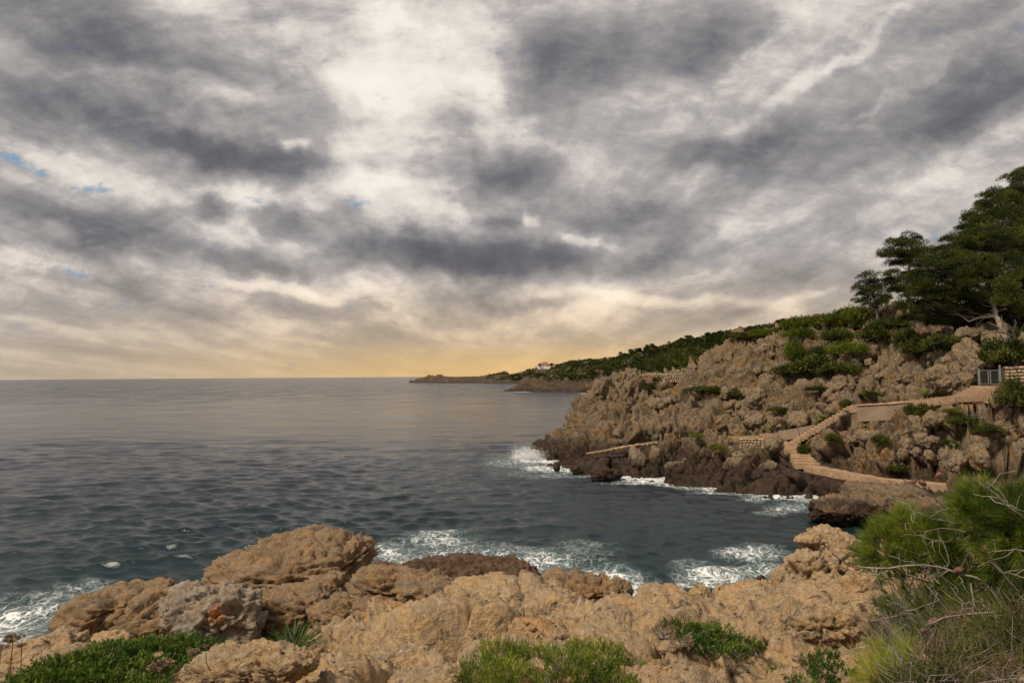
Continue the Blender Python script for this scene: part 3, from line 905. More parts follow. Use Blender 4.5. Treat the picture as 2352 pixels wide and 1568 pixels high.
def rock_geo(seed, sub, size, boxy=0.3, cuts=9, cut=0.78, rough=1.0, crack=1.0, bed=0.0, feat=1.0, fit=False):
    """a boulder; size = half extents in metres"""
    rs = np.random.RandomState(seed)
    n0, F = ico(sub)
    P = n0.copy()
    m = np.abs(P).max(1)[:, None]
    P = P * (1 - boxy) + P / m * boxy * 0.82
    for _ in range(cuts):
        d = rs.normal(size=3); d /= np.linalg.norm(d)
        h = rs.uniform(cut - 0.1, cut + 0.14)
        s = P @ d - h
        P = P - d * (np.maximum(s, 0) * 0.92)[:, None]
    size = np.array(size, float)
    P = P * size
    sm = size.min() ** 0.5 * size.max() ** 0.5
    off = rs.uniform(0, 50)
    nn = n0 / size; nn /= np.linalg.norm(nn, axis=1)[:, None]
    q = P / sm / feat * (np.array([.62, .8, 1.5]) if bed >= .5 else 1.0)
    w = np.stack([fbm(q * 0.9, 3, off=off), fbm(q * 0.9, 3, off=off + 9), fbm(q * 0.9, 3, off=off + 19)], 1)
    a1, a2, _ = worley(q * 1.25 + w * 0.5, off)
    d = (0.5 - 1.1 * a1 * a1) * 0.06 - (1 - sstep(a2 - a1, 0, 0.08)) * 0.10 * crack
    e_, fc_ = facets(q * 1.5 + w * .4, off)
    d += fc_ * (0.13 if bed >= .5 else 0.17) - (1 - sstep(e_, 0, .06)) * .05 * crack
    e_, fc_ = facets(q * 4.2 + w, off)
    d += fc_ * 0.07 - (1 - sstep(e_, 0, .07)) * .02 * crack
    e_, fc_ = facets(q * 10 + w * 2, off)
    d += fc_ * 0.020
    b1, b2, _ = worley(q * 3.3 + w, off + 3)
    d += (0.5 - 1.1 * b1 * b1) * 0.045 - (1 - sstep(b2 - b1, 0, 0.10)) * 0.035 * crack
    d += ridged(q * 2.2, 5, 0.55, off=off) * 0.030 * rough + fbm(q * 8, 3, 0.6, off=off) * 0.022 * rough
    if bed:
        t = q[:, 2] * 3.0 + q[:, 0] * 0.9 + w[:, 0] * 1.2 + off
        fr = t - np.floor(t)
        d += bed * (sstep(fr, 0, 0.22) * (1 - fr) * 0.20 - (1 - sstep(np.minimum(fr, 1 - fr), 0, 0.07)) * 0.05)
    pt, _, _ = worley(q * 5.5, off + 7)
    d -= (1 - sstep(pt, 0.1, 0.33)) * 0.045 * rough * sstep(fbm(q * 1.3, 2, off=off + 4), -0.05, 0.3)
    P = P + nn * (d * 1.25 * sm * feat ** 0.5)[:, None]
    if fit:
        for a in range(3):
            lo, hi = P[:, a].min(), P[:, a].max()
            P[:, a] = (P[:, a] - (lo + hi) / 2) * (2 * size[a] / (hi - lo))
    return P, F


def boulder(name, label, cat, u, v, d, wpx, hpx, dep=0.8, seed=1, sub=5, mat='boulder_rock', tilt=0.0, rz=0.0, group=None, grow=1.0, **kw):
    """(u, v) the middle of the visible face, wpx, hpx its size in the picture"""
    if d < 7.0:
        d = min(d * 1.25, surf(u, min(v + hpx * .35, 1564))[1] + .02)
    c = at(u, v, d)
    hx = wpx * d / FX / 2 * grow; hz = hpx * d / FX / 2 * grow
    # let the foot go down into the ground
    foot = 0.35 * hz
    P, F = rock_geo(seed, sub, (hx, hx * dep if hx * dep > hz * 0.7 else hz * 0.8, hz + foot / 2), fit=True, **kw)
    t = R(tilt)
    Rm = np.array([[math.cos(t), 0, math.sin(t)], [0, 1, 0], [-math.sin(t), 0, math.cos(t)]])
    P = P @ Rm.T
    o = link(name, mesh_np(name, P, F), M[mat])
    o.location = (c[0], c[1] + hx * dep * 0.5, c[2] - foot / 2)
    o.rotation_euler = (0, 0, R(rz))
    tag(o, label, cat, group)
    return o


# left group
boulder('domed_boulder', 'largest domed ribbed boulder standing against the sea at left', 'boulder', 636, 1322, 16.0, 410, 158, .9, 11, 6, cuts=7, cut=.82, bed=1.0, boxy=.15, feat=.62, tilt=-4)
boulder('long_boulder', 'long low brown rock crowning the leftmost rocks above the surf', 'boulder', 288, 1372, 14.3, 170, 56, .8, 12, 5, bed=.8, tilt=-5)
boulder('left_boulder', 'rounded brown boulder at the left end of the shelf beside surf', 'boulder', 205, 1430, 12.6, 190, 125, .9, 13, 5, bed=.5, tilt=-14)
boulder('left_boulder', 'grey brown split boulder between the leftmost rocks and square boulder', 'boulder', 330, 1430, 11.8, 190, 130, .8, 14, 5, bed=.7, tilt=-24)
boulder('square_boulder', 'grey square cut boulder with an orange lichen patch', 'boulder', 468, 1428, 10.0, 232, 150, .75, 15, 6, mat='lichen_rock', boxy=.85, cuts=5, cut=.9, bed=.25, tilt=3, rz=14, feat=.8, crack=.6)
boulder('wedge_boulder', 'pale flat topped block below the right end of domed boulder', 'boulder', 735, 1352, 13.4, 115, 56, .8, 16, 5, boxy=.7, cuts=8, tilt=-8)
boulder('rubble_boulder', 'dark cracked boulder right of the square boulder', 'boulder', 655, 1410, 11.0, 190, 100, .8, 17, 5, bed=.6)
boulder('rubble_boulder', 'knobbly brown boulder under the pale flat topped block', 'boulder', 770, 1415, 10.6, 160, 84, .8, 18, 5, bed=.4)
boulder('rubble_boulder', 'brown lumpy rock at the right foot of domed boulder', 'boulder', 885, 1352, 12.0, 190, 80, .8, 19, 5, bed=.8, tilt=8)
boulder('rubble_boulder', 'broad brown rock sloping towards the dark wet reef', 'boulder', 990, 1362, 10.5, 180, 66, .9, 20, 5, bed=.8, tilt=10)
boulder('rubble_boulder', 'small brown rock wedged left of the centre shelf crest', 'boulder', 860, 1405, 9.8, 120, 54, .8, 21, 5)
boulder('corner_boulder', 'pale blocky rock in the lower left corner', 'boulder', 70, 1512, 7.2, 190, 84, .8, 22, 5, mat='fore_rock', boxy=.6, bed=.4)
boulder('low_boulder', 'smooth low stone behind the green cushion plant', 'boulder', 235, 1492, 8.2, 120, 56, .8, 23, 5, mat='fore_rock')
boulder('pitted_rock', 'pitted flat rock in front of the dwarf palm', 'rock', 560, 1540, 4.35, 310, 76, .55, 24, 6, mat='fore_rock', boxy=.65, bed=.3, cut=.84, feat=.8)
boulder('low_rock', 'flat pale rim of rock along the bottom edge near centre', 'rock', 970, 1572, 3.55, 170, 40, .6, 25, 5, mat='fore_rock', boxy=.4)
boulder('low_rock', 'rough ledge of rock left of the two feathery shrubs', 'rock', 900, 1520, 4.6, 190, 46, .8, 26, 5, mat='fore_rock', bed=.8)
# centre
boulder('wet_reef', 'dark wet brown reef in front of the foaming water', 'reef', 1075, 1322, 20.0, 340, 76, .5, 30, 6, mat='wet_rock', boxy=.3, bed=.4, feat=.5, tilt=3)
boulder('wet_reef_rock', 'small dark wet rock left of the brown reef', 'rock', 890, 1312, 22.0, 90, 36, .6, 31, 4, mat='wet_rock')
boulder('crest_slab', 'orange tinted slab on the crest of the shelf', 'slab', 1120, 1368, 7.9, 210, 46, .9, 32, 5, mat='fore_rock', bed=.9, boxy=.4, cut=.85)
boulder('crest_slab', 'narrow yellow slab right of the orange slab on crest', 'slab', 1250, 1370, 7.9, 120, 28, .6, 33, 5, mat='fore_rock', boxy=.7, tilt=6)
boulder('pitted_boulder', 'pitted grey brown boulder right of centre above the surf', 'boulder', 1320, 1362, 9.3, 190, 88, .8, 34, 5, rough=2.0)
boulder('pitted_boulder', 'knobbly boulder at the edge beside the narrow water inlet', 'boulder', 1422, 1372, 9.1, 80, 84, .9, 35, 5, rough=2.0)
boulder('split_boulder', 'smooth pale boulder with a long crack beside the inlet', 'boulder', 1530, 1388, 8.2, 130, 74, .8, 36, 5, mat='fore_rock', boxy=.2, crack=.5, cuts=5)
boulder('split_boulder', 'smaller half of the cracked pale boulder', 'boulder', 1610, 1374, 8.4, 74, 56, .8, 37, 5, mat='fore_rock', crack=.6)
boulder('flat_boulder', 'long smooth boulder lying left of the tall right outcrop', 'boulder', 1718, 1372, 8.3, 135, 54, .7, 38, 5, mat='fore_rock', tilt=-12, crack=.5)
boulder('flat_boulder', 'small pale boulder behind the long smooth one', 'boulder', 1668, 1362, 8.9, 60, 36, .7, 39, 4, mat='fore_rock')
# right outcrop
boulder('outcrop_block', 'tallest pale outcrop block right of the inlet', 'boulder', 1932, 1310, 8.7, 170, 170, .7, 40, 6, mat='fore_rock', boxy=.7, cuts=16, cut=.72, crack=1.3)
boulder('outcrop_block', 'seaward lower block of the pale outcrop', 'boulder', 1858, 1325, 8.5, 120, 120, .7, 140, 5, mat='fore_rock', boxy=.65, cuts=14, cut=.74, tilt=-12)
boulder('outcrop_block', 'right shoulder block of the outcrop against the pine needles', 'boulder', 2020, 1310, 8.8, 150, 130, .7, 141, 5, mat='fore_rock', boxy=.65, cuts=14, cut=.74, tilt=8)
boulder('outcrop_block', 'block leading from the outcrop up under the pine', 'boulder', 2100, 1300, 8.2, 140, 130, .7, 142, 5, mat='fore_rock', boxy=.65, cuts=14, cut=.74, tilt=10)
boulder('cap_rock', 'small capping rock on the left shoulder of right outcrop', 'rock', 1862, 1240, 8.8, 70, 26, .8, 41, 4, mat='fore_rock', boxy=.5, tilt=-8)
boulder('cap_rock', 'rounded top rock of the right outcrop', 'rock', 1935, 1240, 8.8, 110, 48, .8, 42, 5, mat='fore_rock', boxy=.4, tilt=8)
boulder('outcrop_block', 'dry grey block behind the bare twigs of the near pine', 'boulder', 2010, 1365, 7.6, 160, 110, .6, 43, 5, mat='fore_rock', boxy=.45, rough=1.6, tilt=8)
boulder('outcrop_block', 'bulging block at the foot of the right outcrop', 'boulder', 1885, 1435, 6.7, 150, 84, .7, 44, 5, mat='fore_rock', boxy=.35, rough=1.5)
boulder('outcrop_block', 'narrow upright block between outcrop foot and near pine', 'boulder', 1985, 1440, 6.4, 110, 100, .7, 45, 5, mat='fore_rock', boxy=.35, rough=1.5)
boulder('outcrop_block', 'jagged small block on the seaward edge of right outcrop', 'boulder', 1812, 1335, 8.6, 80, 60, .7, 46, 5, mat='fore_rock', rough=1.8, boxy=.4)
boulder('outcrop_block', 'low rubble block under the tall outcrop by the sea', 'boulder', 1835, 1385, 8.0, 130, 50, .8, 47, 5, mat='fore_rock', rough=1.6)
boulder('stone', 'reddish stone lying on the dark green shrub at right', 'stone', 1545, 1490, 5.1, 62, 26, .7, 48, 4, mat='fore_rock', tilt=-18, boxy=.3)
boulder('stone', 'small white stone below the reddish stone', 'stone', 1530, 1520, 4.7, 20, 13, .8, 49, 3, mat='crag_rock')
boulder('stone', 'flat pale stone on the gravel near the bottom right', 'stone', 1698, 1542, 4.25, 54, 26, .8, 50, 4, mat='fore_rock', boxy=.6)
boulder('stone', 'crumbly stone between flat pale stone and the outcrop', 'stone', 1838, 1512, 5.0, 36, 20, .8, 51, 4, mat='fore_rock')
boulder('stone', 'half buried stone at the bottom edge among feathery shrubs', 'stone', 1130, 1562, 3.7, 46, 26, .8, 52, 4, mat='boulder_rock')
# the cove
boulder('cove_boulder', 'big rounded brown boulder standing in the cove water', 'boulder', 1985, 1176, 36.5, 200, 84, .8, 60, 6, mat='cove_rock', feat=.55, boxy=.1, cuts=5)
boulder('cove_boulder', 'dark layered rock behind the rounded cove boulder', 'boulder', 2085, 1146, 38.6, 210, 60, .8, 61, 5, mat='cove_rock', feat=.7)
boulder('cove_boulder', 'brown rock right of the rounded cove boulder behind pine', 'boulder', 2170, 1185, 34.5, 190, 80, .8, 62, 5, mat='cove_rock', bed=.6)
boulder('cove_boulder', 'flat ledge rock at the foot of the lower path', 'rock', 2010, 1128, 40.5, 150, 30, .8, 63, 5, mat='cove_rock', feat=.7)
for (u, v, w, h, sd_, lb) in [(1279, 1072, 16, 12, 70, 'tiny black skerry farthest left off the headland'), (1322, 1078, 24, 14, 71, 'small black skerry second from the left'),
                              (1348, 1074, 30, 16, 72, 'black jagged skerry in the surf off the headland'), (1386, 1087, 52, 22, 73, 'largest black skerry touching the headland foot'),
                              (1412, 1090, 40, 14, 74, 'low black rock at the right end of skerries'), (1750, 1330, 22, 12, 75, 'black wet rock in the foam behind smooth boulder')]:
    w0 = wl(u, v + h / 2)
    boulder('skerry', lb, 'skerry', u, v, w0[1] * .975, w * 1.1, h * 1.5, .7, sd_, 4, mat='skerry_rock', rough=2, group='black rocks awash off the headland')
boulder('round_boulder', 'smooth round boulder left of the lower steps', 'boulder', 1782, 1015, float(surf(1782, 1026, HLV, HLP)[1]) - .5, 44, 38, .9, 80, 4, mat='crag_rock', cuts=3, crack=.3)






boulder('rim_rock', 'tall pale rim of rock standing left of the metal gate', 'rock', 2226, 832, 47.4, 44, 120, .8, 81, 5, mat='crag_rock', rough=2, tilt=8)
boulder('rim_rock', 'pale rock hump leaning over the wide steps', 'rock', 2180, 868, 47.6, 80, 66, .8, 82, 5, mat='crag_rock', rough=2)


# crags on the headland: pieces of that rock mass
protos = []
for i in range(9):
    rs_ = np.random.RandomState(200 + i)
    P, F = rock_geo(300 + i, 4, (1, rs_.uniform(.7, 1), rs_.uniform(.6, 1.1)), boxy=rs_.uniform(.1, .5), cuts=10, cut=.76, rough=1.6, fit=True)
    me_ = mesh_np('crag', P, F); me_.materials.append(M['crag_rock'])
    protos.append(me_)
rs_ = np.random.RandomState(5)
cnt = 0
tries = 0
while cnt < 262 and tries < 6000:
    tries += 1
    u = rs_.uniform(1260, 2380); v = rs_.uniform(760, 1100)
    h = hit(u, v, HHL, 35, 100, 240, True)
    if h is None or h[2] < 0.5:
        continue
    dmin = min(polydist(h[:1], h[1:2], ln)[0][0] - hw for ln, hw in paths)
    if dmin < 1.0:
        continue
    # the lower right and the middle of the face are the craggiest
    wgt = 0.35 + 0.65 * (u > 1650)
    if rs_.rand() > wgt:
        continue
    s = rs_.choice([.3, .42, .6, .85, 1.15], p=[.28, .3, .24, .13, .05])
    s = min(s, 0.35 + dmin * 0.6)
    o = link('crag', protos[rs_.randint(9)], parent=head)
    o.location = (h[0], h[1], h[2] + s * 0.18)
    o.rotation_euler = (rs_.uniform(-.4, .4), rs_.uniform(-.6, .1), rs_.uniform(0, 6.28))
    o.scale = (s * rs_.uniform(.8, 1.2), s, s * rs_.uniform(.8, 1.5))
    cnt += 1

for i in range(30):
    u = rs_.uniform(2140, 2420); v = rs_.uniform(925, 1075)
    b = surf(u, v, HLV, HLP)
    s = rs_.choice([.45, .65, .9])
    o = link('crag', protos[rs_.randint(9)], parent=head)
    o.location = b + np.array([0, .25 * s, 0]); o.rotation_euler = (rs_.uniform(-.4, .4), rs_.uniform(-.6, .1), rs_.uniform(0, 6.28))
    o.scale = (s, s, s * rs_.uniform(.9, 1.6))

# ------------------------------------------------------------------ masonry, path, steps
m, n, p, out = new_mat('pale_concrete')
pos = n.new('ShaderNodeNewGeometry').outputs['Position']
c = n.mix(n.mapr(n.noise(pos, 1.3, 6, .7), .35, .65), (0.41, 0.27, 0.16, 1), (0.31, 0.19, 0.11, 1))
c = n.mix(n.mapr(n.noise(pos, 3.5, 6, .75), .50, .62), c, (0.19, 0.135, 0.09, 1))
n.put(p.inputs['Base Color'], c); p.inputs['Roughness'].default_value = .9
b_ = n.new('ShaderNodeBump'); b_.inputs['Strength'].default_value = .6; b_.inputs['Distance'].default_value = .05
n.put(b_.inputs['Height'], n.noise(pos, 9, 6, .7)); m.node_tree.links.new(b_.outputs[0], p.inputs['Normal'])
M['concrete'] = m
m, n, p, out = new_mat('rendered_wall')
pos = n.new('ShaderNodeNewGeometry').outputs['Position']
c = n.mix(n.mapr(n.noise(pos, 1.1, 6, .7), .35, .65), (0.30, 0.215, 0.15, 1), (0.22, 0.16, 0.115, 1))
n.put(p.inputs['Base Color'], c); p.inputs['Roughness'].default_value = .92
M['render_wall'] = m
m, n, p, out = new_mat('wall_stone')
pos = n.new('ShaderNodeNewGeometry').outputs['Position']
inf = n.new('ShaderNodeObjectInfo')
c = n.mix(inf.outputs['Random'], (0.44, 0.33, 0.215, 1), (0.33, 0.235, 0.15, 1))
c = n.mix(n.mapr(n.noise(pos, 5, 5, .7), .45, .7), c, (0.20, 0.16, 0.12, 1))
n.put(p.inputs['Base Color'], c); p.inputs['Roughness'].default_value = .92
M['wall_stone'] = m
m, n, p, out = new_mat('earth')
pos = n.new('ShaderNodeNewGeometry').outputs['Position']
n.put(p.inputs['Base Color'], n.mix(n.mapr(n.noise(pos, 3, 6, .7), .35, .65), (0.10, 0.07, 0.045, 1), (0.17, 0.115, 0.075, 1))); p.inputs['Roughness'].default_value = .95
M['earth'] = m


def box_geo(sx, sy, sz, bev=0.02, seed=0, jit=0.0):
    bm = bmesh.new()
    bmesh.ops.create_cube(bm, size=1.0)
    for vv_ in bm.verts:
        vv_.co = Vector((vv_.co.x * sx, vv_.co.y * sy, vv_.co.z * sz))
    if bev:
        bmesh.ops.bevel(bm, geom=bm.edges[:], offset=bev, segments=1, affect='EDGES')
    rs = random.Random(seed)
    for vv_ in bm.verts:
        vv_.co += Vector([rs.uniform(-jit, jit) for _ in range(3)])
    return bm


def box_obj(name, loc, size, mat, parent=None, rot=(0, 0, 0), bev=0.02, seed=0, jit=0.0):
    bm = box_geo(*size, bev=bev, seed=seed, jit=jit)
    me = bpy.data.meshes.new(name); bm.to_mesh(me); bm.free()
    o = link(name, me, mat, parent)
    o.location = [float(c) for c in loc]; o.rotation_euler = rot
    return o


def resample(line, step):
    out = []
    for a, b in zip(line[:-1], line[1:]):
        k = max(1, int(np.linalg.norm(b - a) / step))
        for i in range(k):
            out.append(a + (b - a) * i / k)
    out.append(line[-1])
    return np.array(out)


def strip(name, line, w, thick, mat, step=0.35, jit=0.06, seed=0, smooth_n=3, dz=0.0):
    L = resample(line, step)
    for _ in range(smooth_n):
        L[1:-1] = (L[:-2] + 2 * L[1:-1] + L[2:]) / 4
    t = np.gradient(L, axis=0); t[:, 2] = 0; t /= np.linalg.norm(t, axis=1)[:, None] + 1e-9
    s = np.stack([-t[:, 1], t[:, 0], t[:, 2] * 0], 1)
    rs = np.random.RandomState(seed)
    n_ = len(L)
    l = L + s * (w / 2 + rs.uniform(-jit, jit, n_))[:, None]; r = L - s * (w / 2 + rs.uniform(-jit, jit, n_))[:, None]
    l[:, 2] += dz + rs.uniform(-.02, .02, n_); r[:, 2] += dz + rs.uniform(-.02, .02, n_)
    dn = np.array([0, 0, -thick])
    V = np.concatenate([l, r, r + dn, l + dn])
    F = []
    for i in range(n_ - 1):
        for a, b in ((0, 1), (1, 2), (2, 3), (3, 0)):
            F.append([a * n_ + i, a * n_ + i + 1, b * n_ + i + 1, b * n_ + i])
    F = F + [[0, n_, 2 * n_, 3 * n_], [n_ - 1, 4 * n_ - 1, 3 * n_ - 1, 2 * n_ - 1]]
    me = mesh_np(name, V, np.array(F), smooth=False)
    bm = bmesh.new(); bm.from_mesh(me); bmesh.ops.recalc_face_normals(bm, faces=bm.faces); bm.to_mesh(me); bm.free()
    return link(name, me, mat)


strip('lower_path', PA, 1.0, .5, M['concrete'], seed=1)['kind'] = 'structure'
strip('upper_path', PD, 1.15, .6, M['concrete'], seed=2, dz=.12)['kind'] = 'structure'
strip('gate_path', PF, 2.0, .3, M['earth'], seed=3)['kind'] = 'structure'
strip('shore_path', PG, 0.5, .14, M['concrete'], step=.22, seed=4, jit=.13, dz=.06)['kind'] = 'structure'


def flight(label, a, b, n_, w0, w1, seed, group='flights of stone steps on the headland', face=None):
    d = b - a
    hd = math.hypot(d[0], d[1]); ang = math.atan2(d[1], d[0])
    t = empty('stone_steps', a, 0.0, label=label, category='steps', group=group)
    rise = d[2] / n_; run = hd / n_
    if face is not None:
        ang = face; run = abs(d[1]) / n_
    for i in range(n_):
        f = (i + 0.5) / n_
        c = np.array([d[0] * f, d[1] * f, rise * (i + 1) - 0.25])
        w = w0 + (w1 - w0) * f
        rr = random.Random(seed + i)
        box_obj('step', c, (run * 1.25, w * rr.uniform(.93, 1.07), 0.5), M['concrete'], t, (rr.uniform(-.02, .02), 0, ang + rr.uniform(-.05, .05)), .03, seed + i, .015)
    return t


flight('lower flight of worn steps rising from the shore path', PB[0], PB[1], 8, 1.75, 1.35, 10)
flight('long straight flight of steps climbing to the upper path', PC[0], PC[1], 17, 1.15, 1.15, 40)
flight('five wide steps leading up to the metal gate', PE[0], PE[1], 5, 2.3, 1.9, 80, face=R(84))


def wall_run(name, label, pts, h, th, mat, cap=None, stepn=1):
    """plain masonry wall; pts are top-of-wall points"""
    t = empty(name, pts[0] - np.array([0, 0, h]), 0, label=label, category='wall')
    for k, (a, b) in enumerate(zip(pts[:-1], pts[1:])):
        L = math.hypot(b[0] - a[0], b[1] - a[1]); ang = math.atan2(b[1] - a[1], b[0] - a[0])
        mid = (a + b) / 2 - pts[0] + np.array([0, 0, h])
        sl = math.atan2(b[2] - a[2], L)
        box_obj('wall_panel', mid - np.array([0, 0, h / 2 + .05]), (L + 0.02 * k, th, h), mat, t, (0, -sl, ang), .015, k, .01)
        if cap is not None:
            box_obj('coping', mid + np.array([0, 0, 0.0]), (L + .06 + 0.01 * k, th + .14, .09), cap, t, (0, -sl, ang), .015, k + 9, .012)
    return t


off = np.array([0.0, -0.72, 0.0])
wall_run('retaining_wall', 'plain plastered retaining wall under the upper path', [at(1968, 931, 50.1), at(2060, 926, 48.6), at(2128, 920, 47.3)], 1.25, .25, M['render_wall'], M['concrete'])
wall_run('kerb_wall', 'brown plastered wall between agaves and the steps', [at(1789, 989, 54.8), at(1835, 981, 54.0), at(1872, 974, 53.6)], .85, .2, M['render_wall'])
wall_run('kerb_wall', 'short low wall end above the dry stones at left', [at(1700, 1001, 56.2), at(1744, 999, 55.6)], .5, .25, M['concrete'])
wall_run('kerb_wall', 'short raised wall block left of brown plastered wall', [at(1745, 995, 55.4), at(1790, 993, 54.9)], .6, .25, M['concrete'])

stone_protos = []
for i in range(6):
    P, F = rock_geo(500 + i, 2, (1, 1, 1), boxy=.6, cuts=8, cut=.85, rough=1, fit=True)
    me_ = mesh_np('stone', P, F); me_.materials.append(M['wall_stone']); stone_protos.append(me_)


def stone_wall(label, a, b, h, sz, seed, group='dry stone walls on the headland'):
    """a, b ends of the top edge"""
    t = empty('dry_stone_wall', a - np.array([0, 0, h]), 0, label=label, category='stone wall', group=group)
    rs = random.Random(seed)
    L = math.hypot(b[0] - a[0], b[1] - a[1]); ang = math.atan2(b[1] - a[1], b[0] - a[0])
    box_obj('wall_core', (b - a) / 2 + np.array([0, 0.12, h / 2 - .08]), (L, .18, h - .2), M['earth'], t, (0, 0, ang), .01)
    nr = max(2, int(h / (sz * .8)))
    for r_ in range(nr):
        x = rs.uniform(0, sz / 2)
        while x < L:
            w = sz * rs.uniform(.75, 1.5)
            f = (x + w / 2) / L
            o = link('stone', stone_protos[rs.randrange(6)], parent=t)
            hh = h / nr
            o.location = ((b[0] - a[0]) * f, (b[1] - a[1]) * f - .03, (b[2] - a[2]) * f + hh * (r_ + .5) + rs.uniform(-.02, .02))
            o.rotation_euler = (0, rs.uniform(-.15, .15), ang)
            o.scale = (w * .52, sz * .6, hh * .54)
            x += w
    return t


DCW = float(surf(1516, 874, HLV, HLP)[1]) - .5
stone_wall('dry stone wall on the crest in front of the bright pine', at(1466, 860, DCW + .4), at(1566, 857, DCW - .4), 1.05, .26, 1)
stone_wall('dry stone wall to the right of the metal gate', at(2302, 842, 45.9), at(2440, 836, 45.3), 1.25, .30, 2)
stone_wall('low dry stone wall under the short wall end left of steps', at(1696, 1006, 55.9), at(1766, 1006, 54.6), .9, .24, 3)

# gate
m, n, p, out = new_mat('galvanised_steel')
p.inputs['Base Color'].default_value = (0.24, 0.25, 0.24, 1); p.inputs['Metallic'].default_value = .3; p.inputs['Roughness'].default_value = .5
M['steel'] = m
g0 = at(2249, 885, 45.75); g1 = at(2298, 884, 45.6)
gt = empty('metal_gate', (g0 + g1) / 2, 0, label='grey two panelled metal gate at the top of the steps', category='gate')
ga = math.atan2(g1[1] - g0[1], g1[0] - g0[0]); gw_ = math.hypot(g1[0] - g0[0], g1[1] - g0[1])
ca, sa = math.cos(ga), math.sin(ga)


def gbar(name, x, z, sx, sz, sy=.05, y=0.0):
    return box_obj(name, (x * ca - y * sa, x * sa + y * ca, z), (sx, sy, sz), M['steel'], gt, (0, 0, ga), .006)


gbar('gate_post', -gw_ / 2, .62, .09, 1.24, .09); gbar('gate_post', gw_ / 2, .75, .10, 1.5, .10)
for sgn in (-1, 1):
    cx = sgn * gw_ / 4
    hw = gw_ / 4 - .07
    gbar('gate_stile', cx - hw, .60, .05, 1.05); gbar('gate_stile', cx + hw, .60, .05, 1.05)
    gbar('gate_rail', cx, 1.10, 2 * hw - .052, .05); gbar('gate_rail', cx, .10, 2 * hw - .052, .05)
    for k in range(5):
        gbar('wire', cx - hw + (k + 1) * 2 * hw / 6, .60, .008, .94, .008)
    for k in range(6):
        gbar('wire', cx, .22 + k * .14, 2 * hw - .06, .008, .008, .012)

# ------------------------------------------------------------------ the house on the far hill
m, n, p, out = new_mat('white_plaster'); p.inputs['Base Color'].default_value = (0.80, 0.77, 0.73, 1); p.inputs['Roughness'].default_value = .9; M['plaster'] = m
m, n, p, out = new_mat('roof_tile'); pos = n.new('ShaderNodeNewGeometry').outputs['Position']
n.put(p.inputs['Base Color'], n.mix(n.mapr(n.noise(pos, .8, 4, .6), .4, .6), (0.42, 0.15, 0.075, 1), (0.33, 0.13, 0.075, 1))); p.inputs['Roughness'].default_value = .9; M['tile'] = m
m, n, p, out = new_mat('dark_window'); p.inputs['Base Color'].default_value = (0.05, 0.05, 0.055, 1); p.inputs['Roughness'].default_value = .3; M['window'] = m
hb = at(1247, 846, 790.0)
k = 790 / FX
house = empty('white_villa', hb, 0, label='white villa with red tiled roofs on the far hill', category='house')


def roof_obj(name, cx, cy, z, w, dp, h, parent):
    bm = bmesh.new()
    r_ = h * 1.3
    vs = [bm.verts.new(v_) for v_ in ((-w / 2, -dp / 2, 0), (w / 2, -dp / 2, 0), (w / 2, dp / 2, 0), (-w / 2, dp / 2, 0), (-w / 2 + r_, 0, h), (w / 2 - r_, 0, h))]
    for f in ((0, 1, 5, 4), (1, 2, 5), (2, 3, 4, 5), (3, 0, 4), (3, 2, 1, 0)):
        bm.faces.new([vs[i] for i in f])
    me = bpy.data.meshes.new(name); bm.to_mesh(me); bm.free()
    o = link(name, me, M['tile'], parent); o.location = (cx, cy, z)
    return o


box_obj('wall', (0.5, 0, 2.2), (27 * k, 9, 5.6), M['plaster'], house, bev=0)
box_obj('upper_wall', (3.0, 2.5, 6.0), (14 * k, 6, 2.6), M['plaster'], house, bev=0)
roof_obj('roof', .5, 0, 5.0, 29 * k, 10.4, 1.8, house)
roof_obj('upper_roof', 3.0, 2.5, 7.3, 16 * k, 7.4, 1.3, house)
for i, x in enumerate((-5.4, -2.6, .6, 3.6, 6.6)):
    box_obj('window', (x, -4.52, 3.0), (1.2, .1, 1.5), M['window'], house, bev=0)
box_obj('porch_opening', (-1.0, -4.53, .7), (2.0, .1, 1.5), M['window'], house, bev=0)
box_obj('chimney', (5.8, 1.5, 8.4), (.9, .9, 1.6), M['plaster'], house, bev=0)


# ------------------------------------------------------------------ vegetation
def leaf_mat(name, c0, c1, c2, trans=0.35, spec=0.3, rough=0.55):
    m = bpy.data.materials.new(name); m.use_nodes = True; m.node_tree.nodes.clear()
    n = N(m.node_tree)
    out = n.new('ShaderNodeOutputMaterial')
    a = n.new('ShaderNodeAttribute'); a.attribute_name = 'tone'
    inf = n.new('ShaderNodeObjectInfo')
    f = n.math('ADD', a.outputs['Fac'], n.math('MULTIPLY', n.math('SUBTRACT', inf.outputs['Random'], 0.5), 0.25))
    col = n.ramp(f, [(0.0, c0 + (1,)), (0.5, c1 + (1,)), (1.0, c2 + (1,))])
    p = n.new('ShaderNodeBsdfPrincipled')
    n.put(p.inputs['Base Color'], col); p.inputs['Roughness'].default_value = rough
    p.inputs['Specular IOR Level'].default_value = spec
    t = n.new('ShaderNodeBsdfTranslucent'); n.put(t.inputs['Color'], col)
    mx = n.new('ShaderNodeMixShader'); mx.inputs[0].default_value = trans
    m.node_tree.links.new(p.outputs[0], mx.inputs[1]); m.node_tree.links.new(t.outputs[0], mx.inputs[2])
    m.node_tree.links.new(mx.outputs[0], out.inputs[0])
    return m


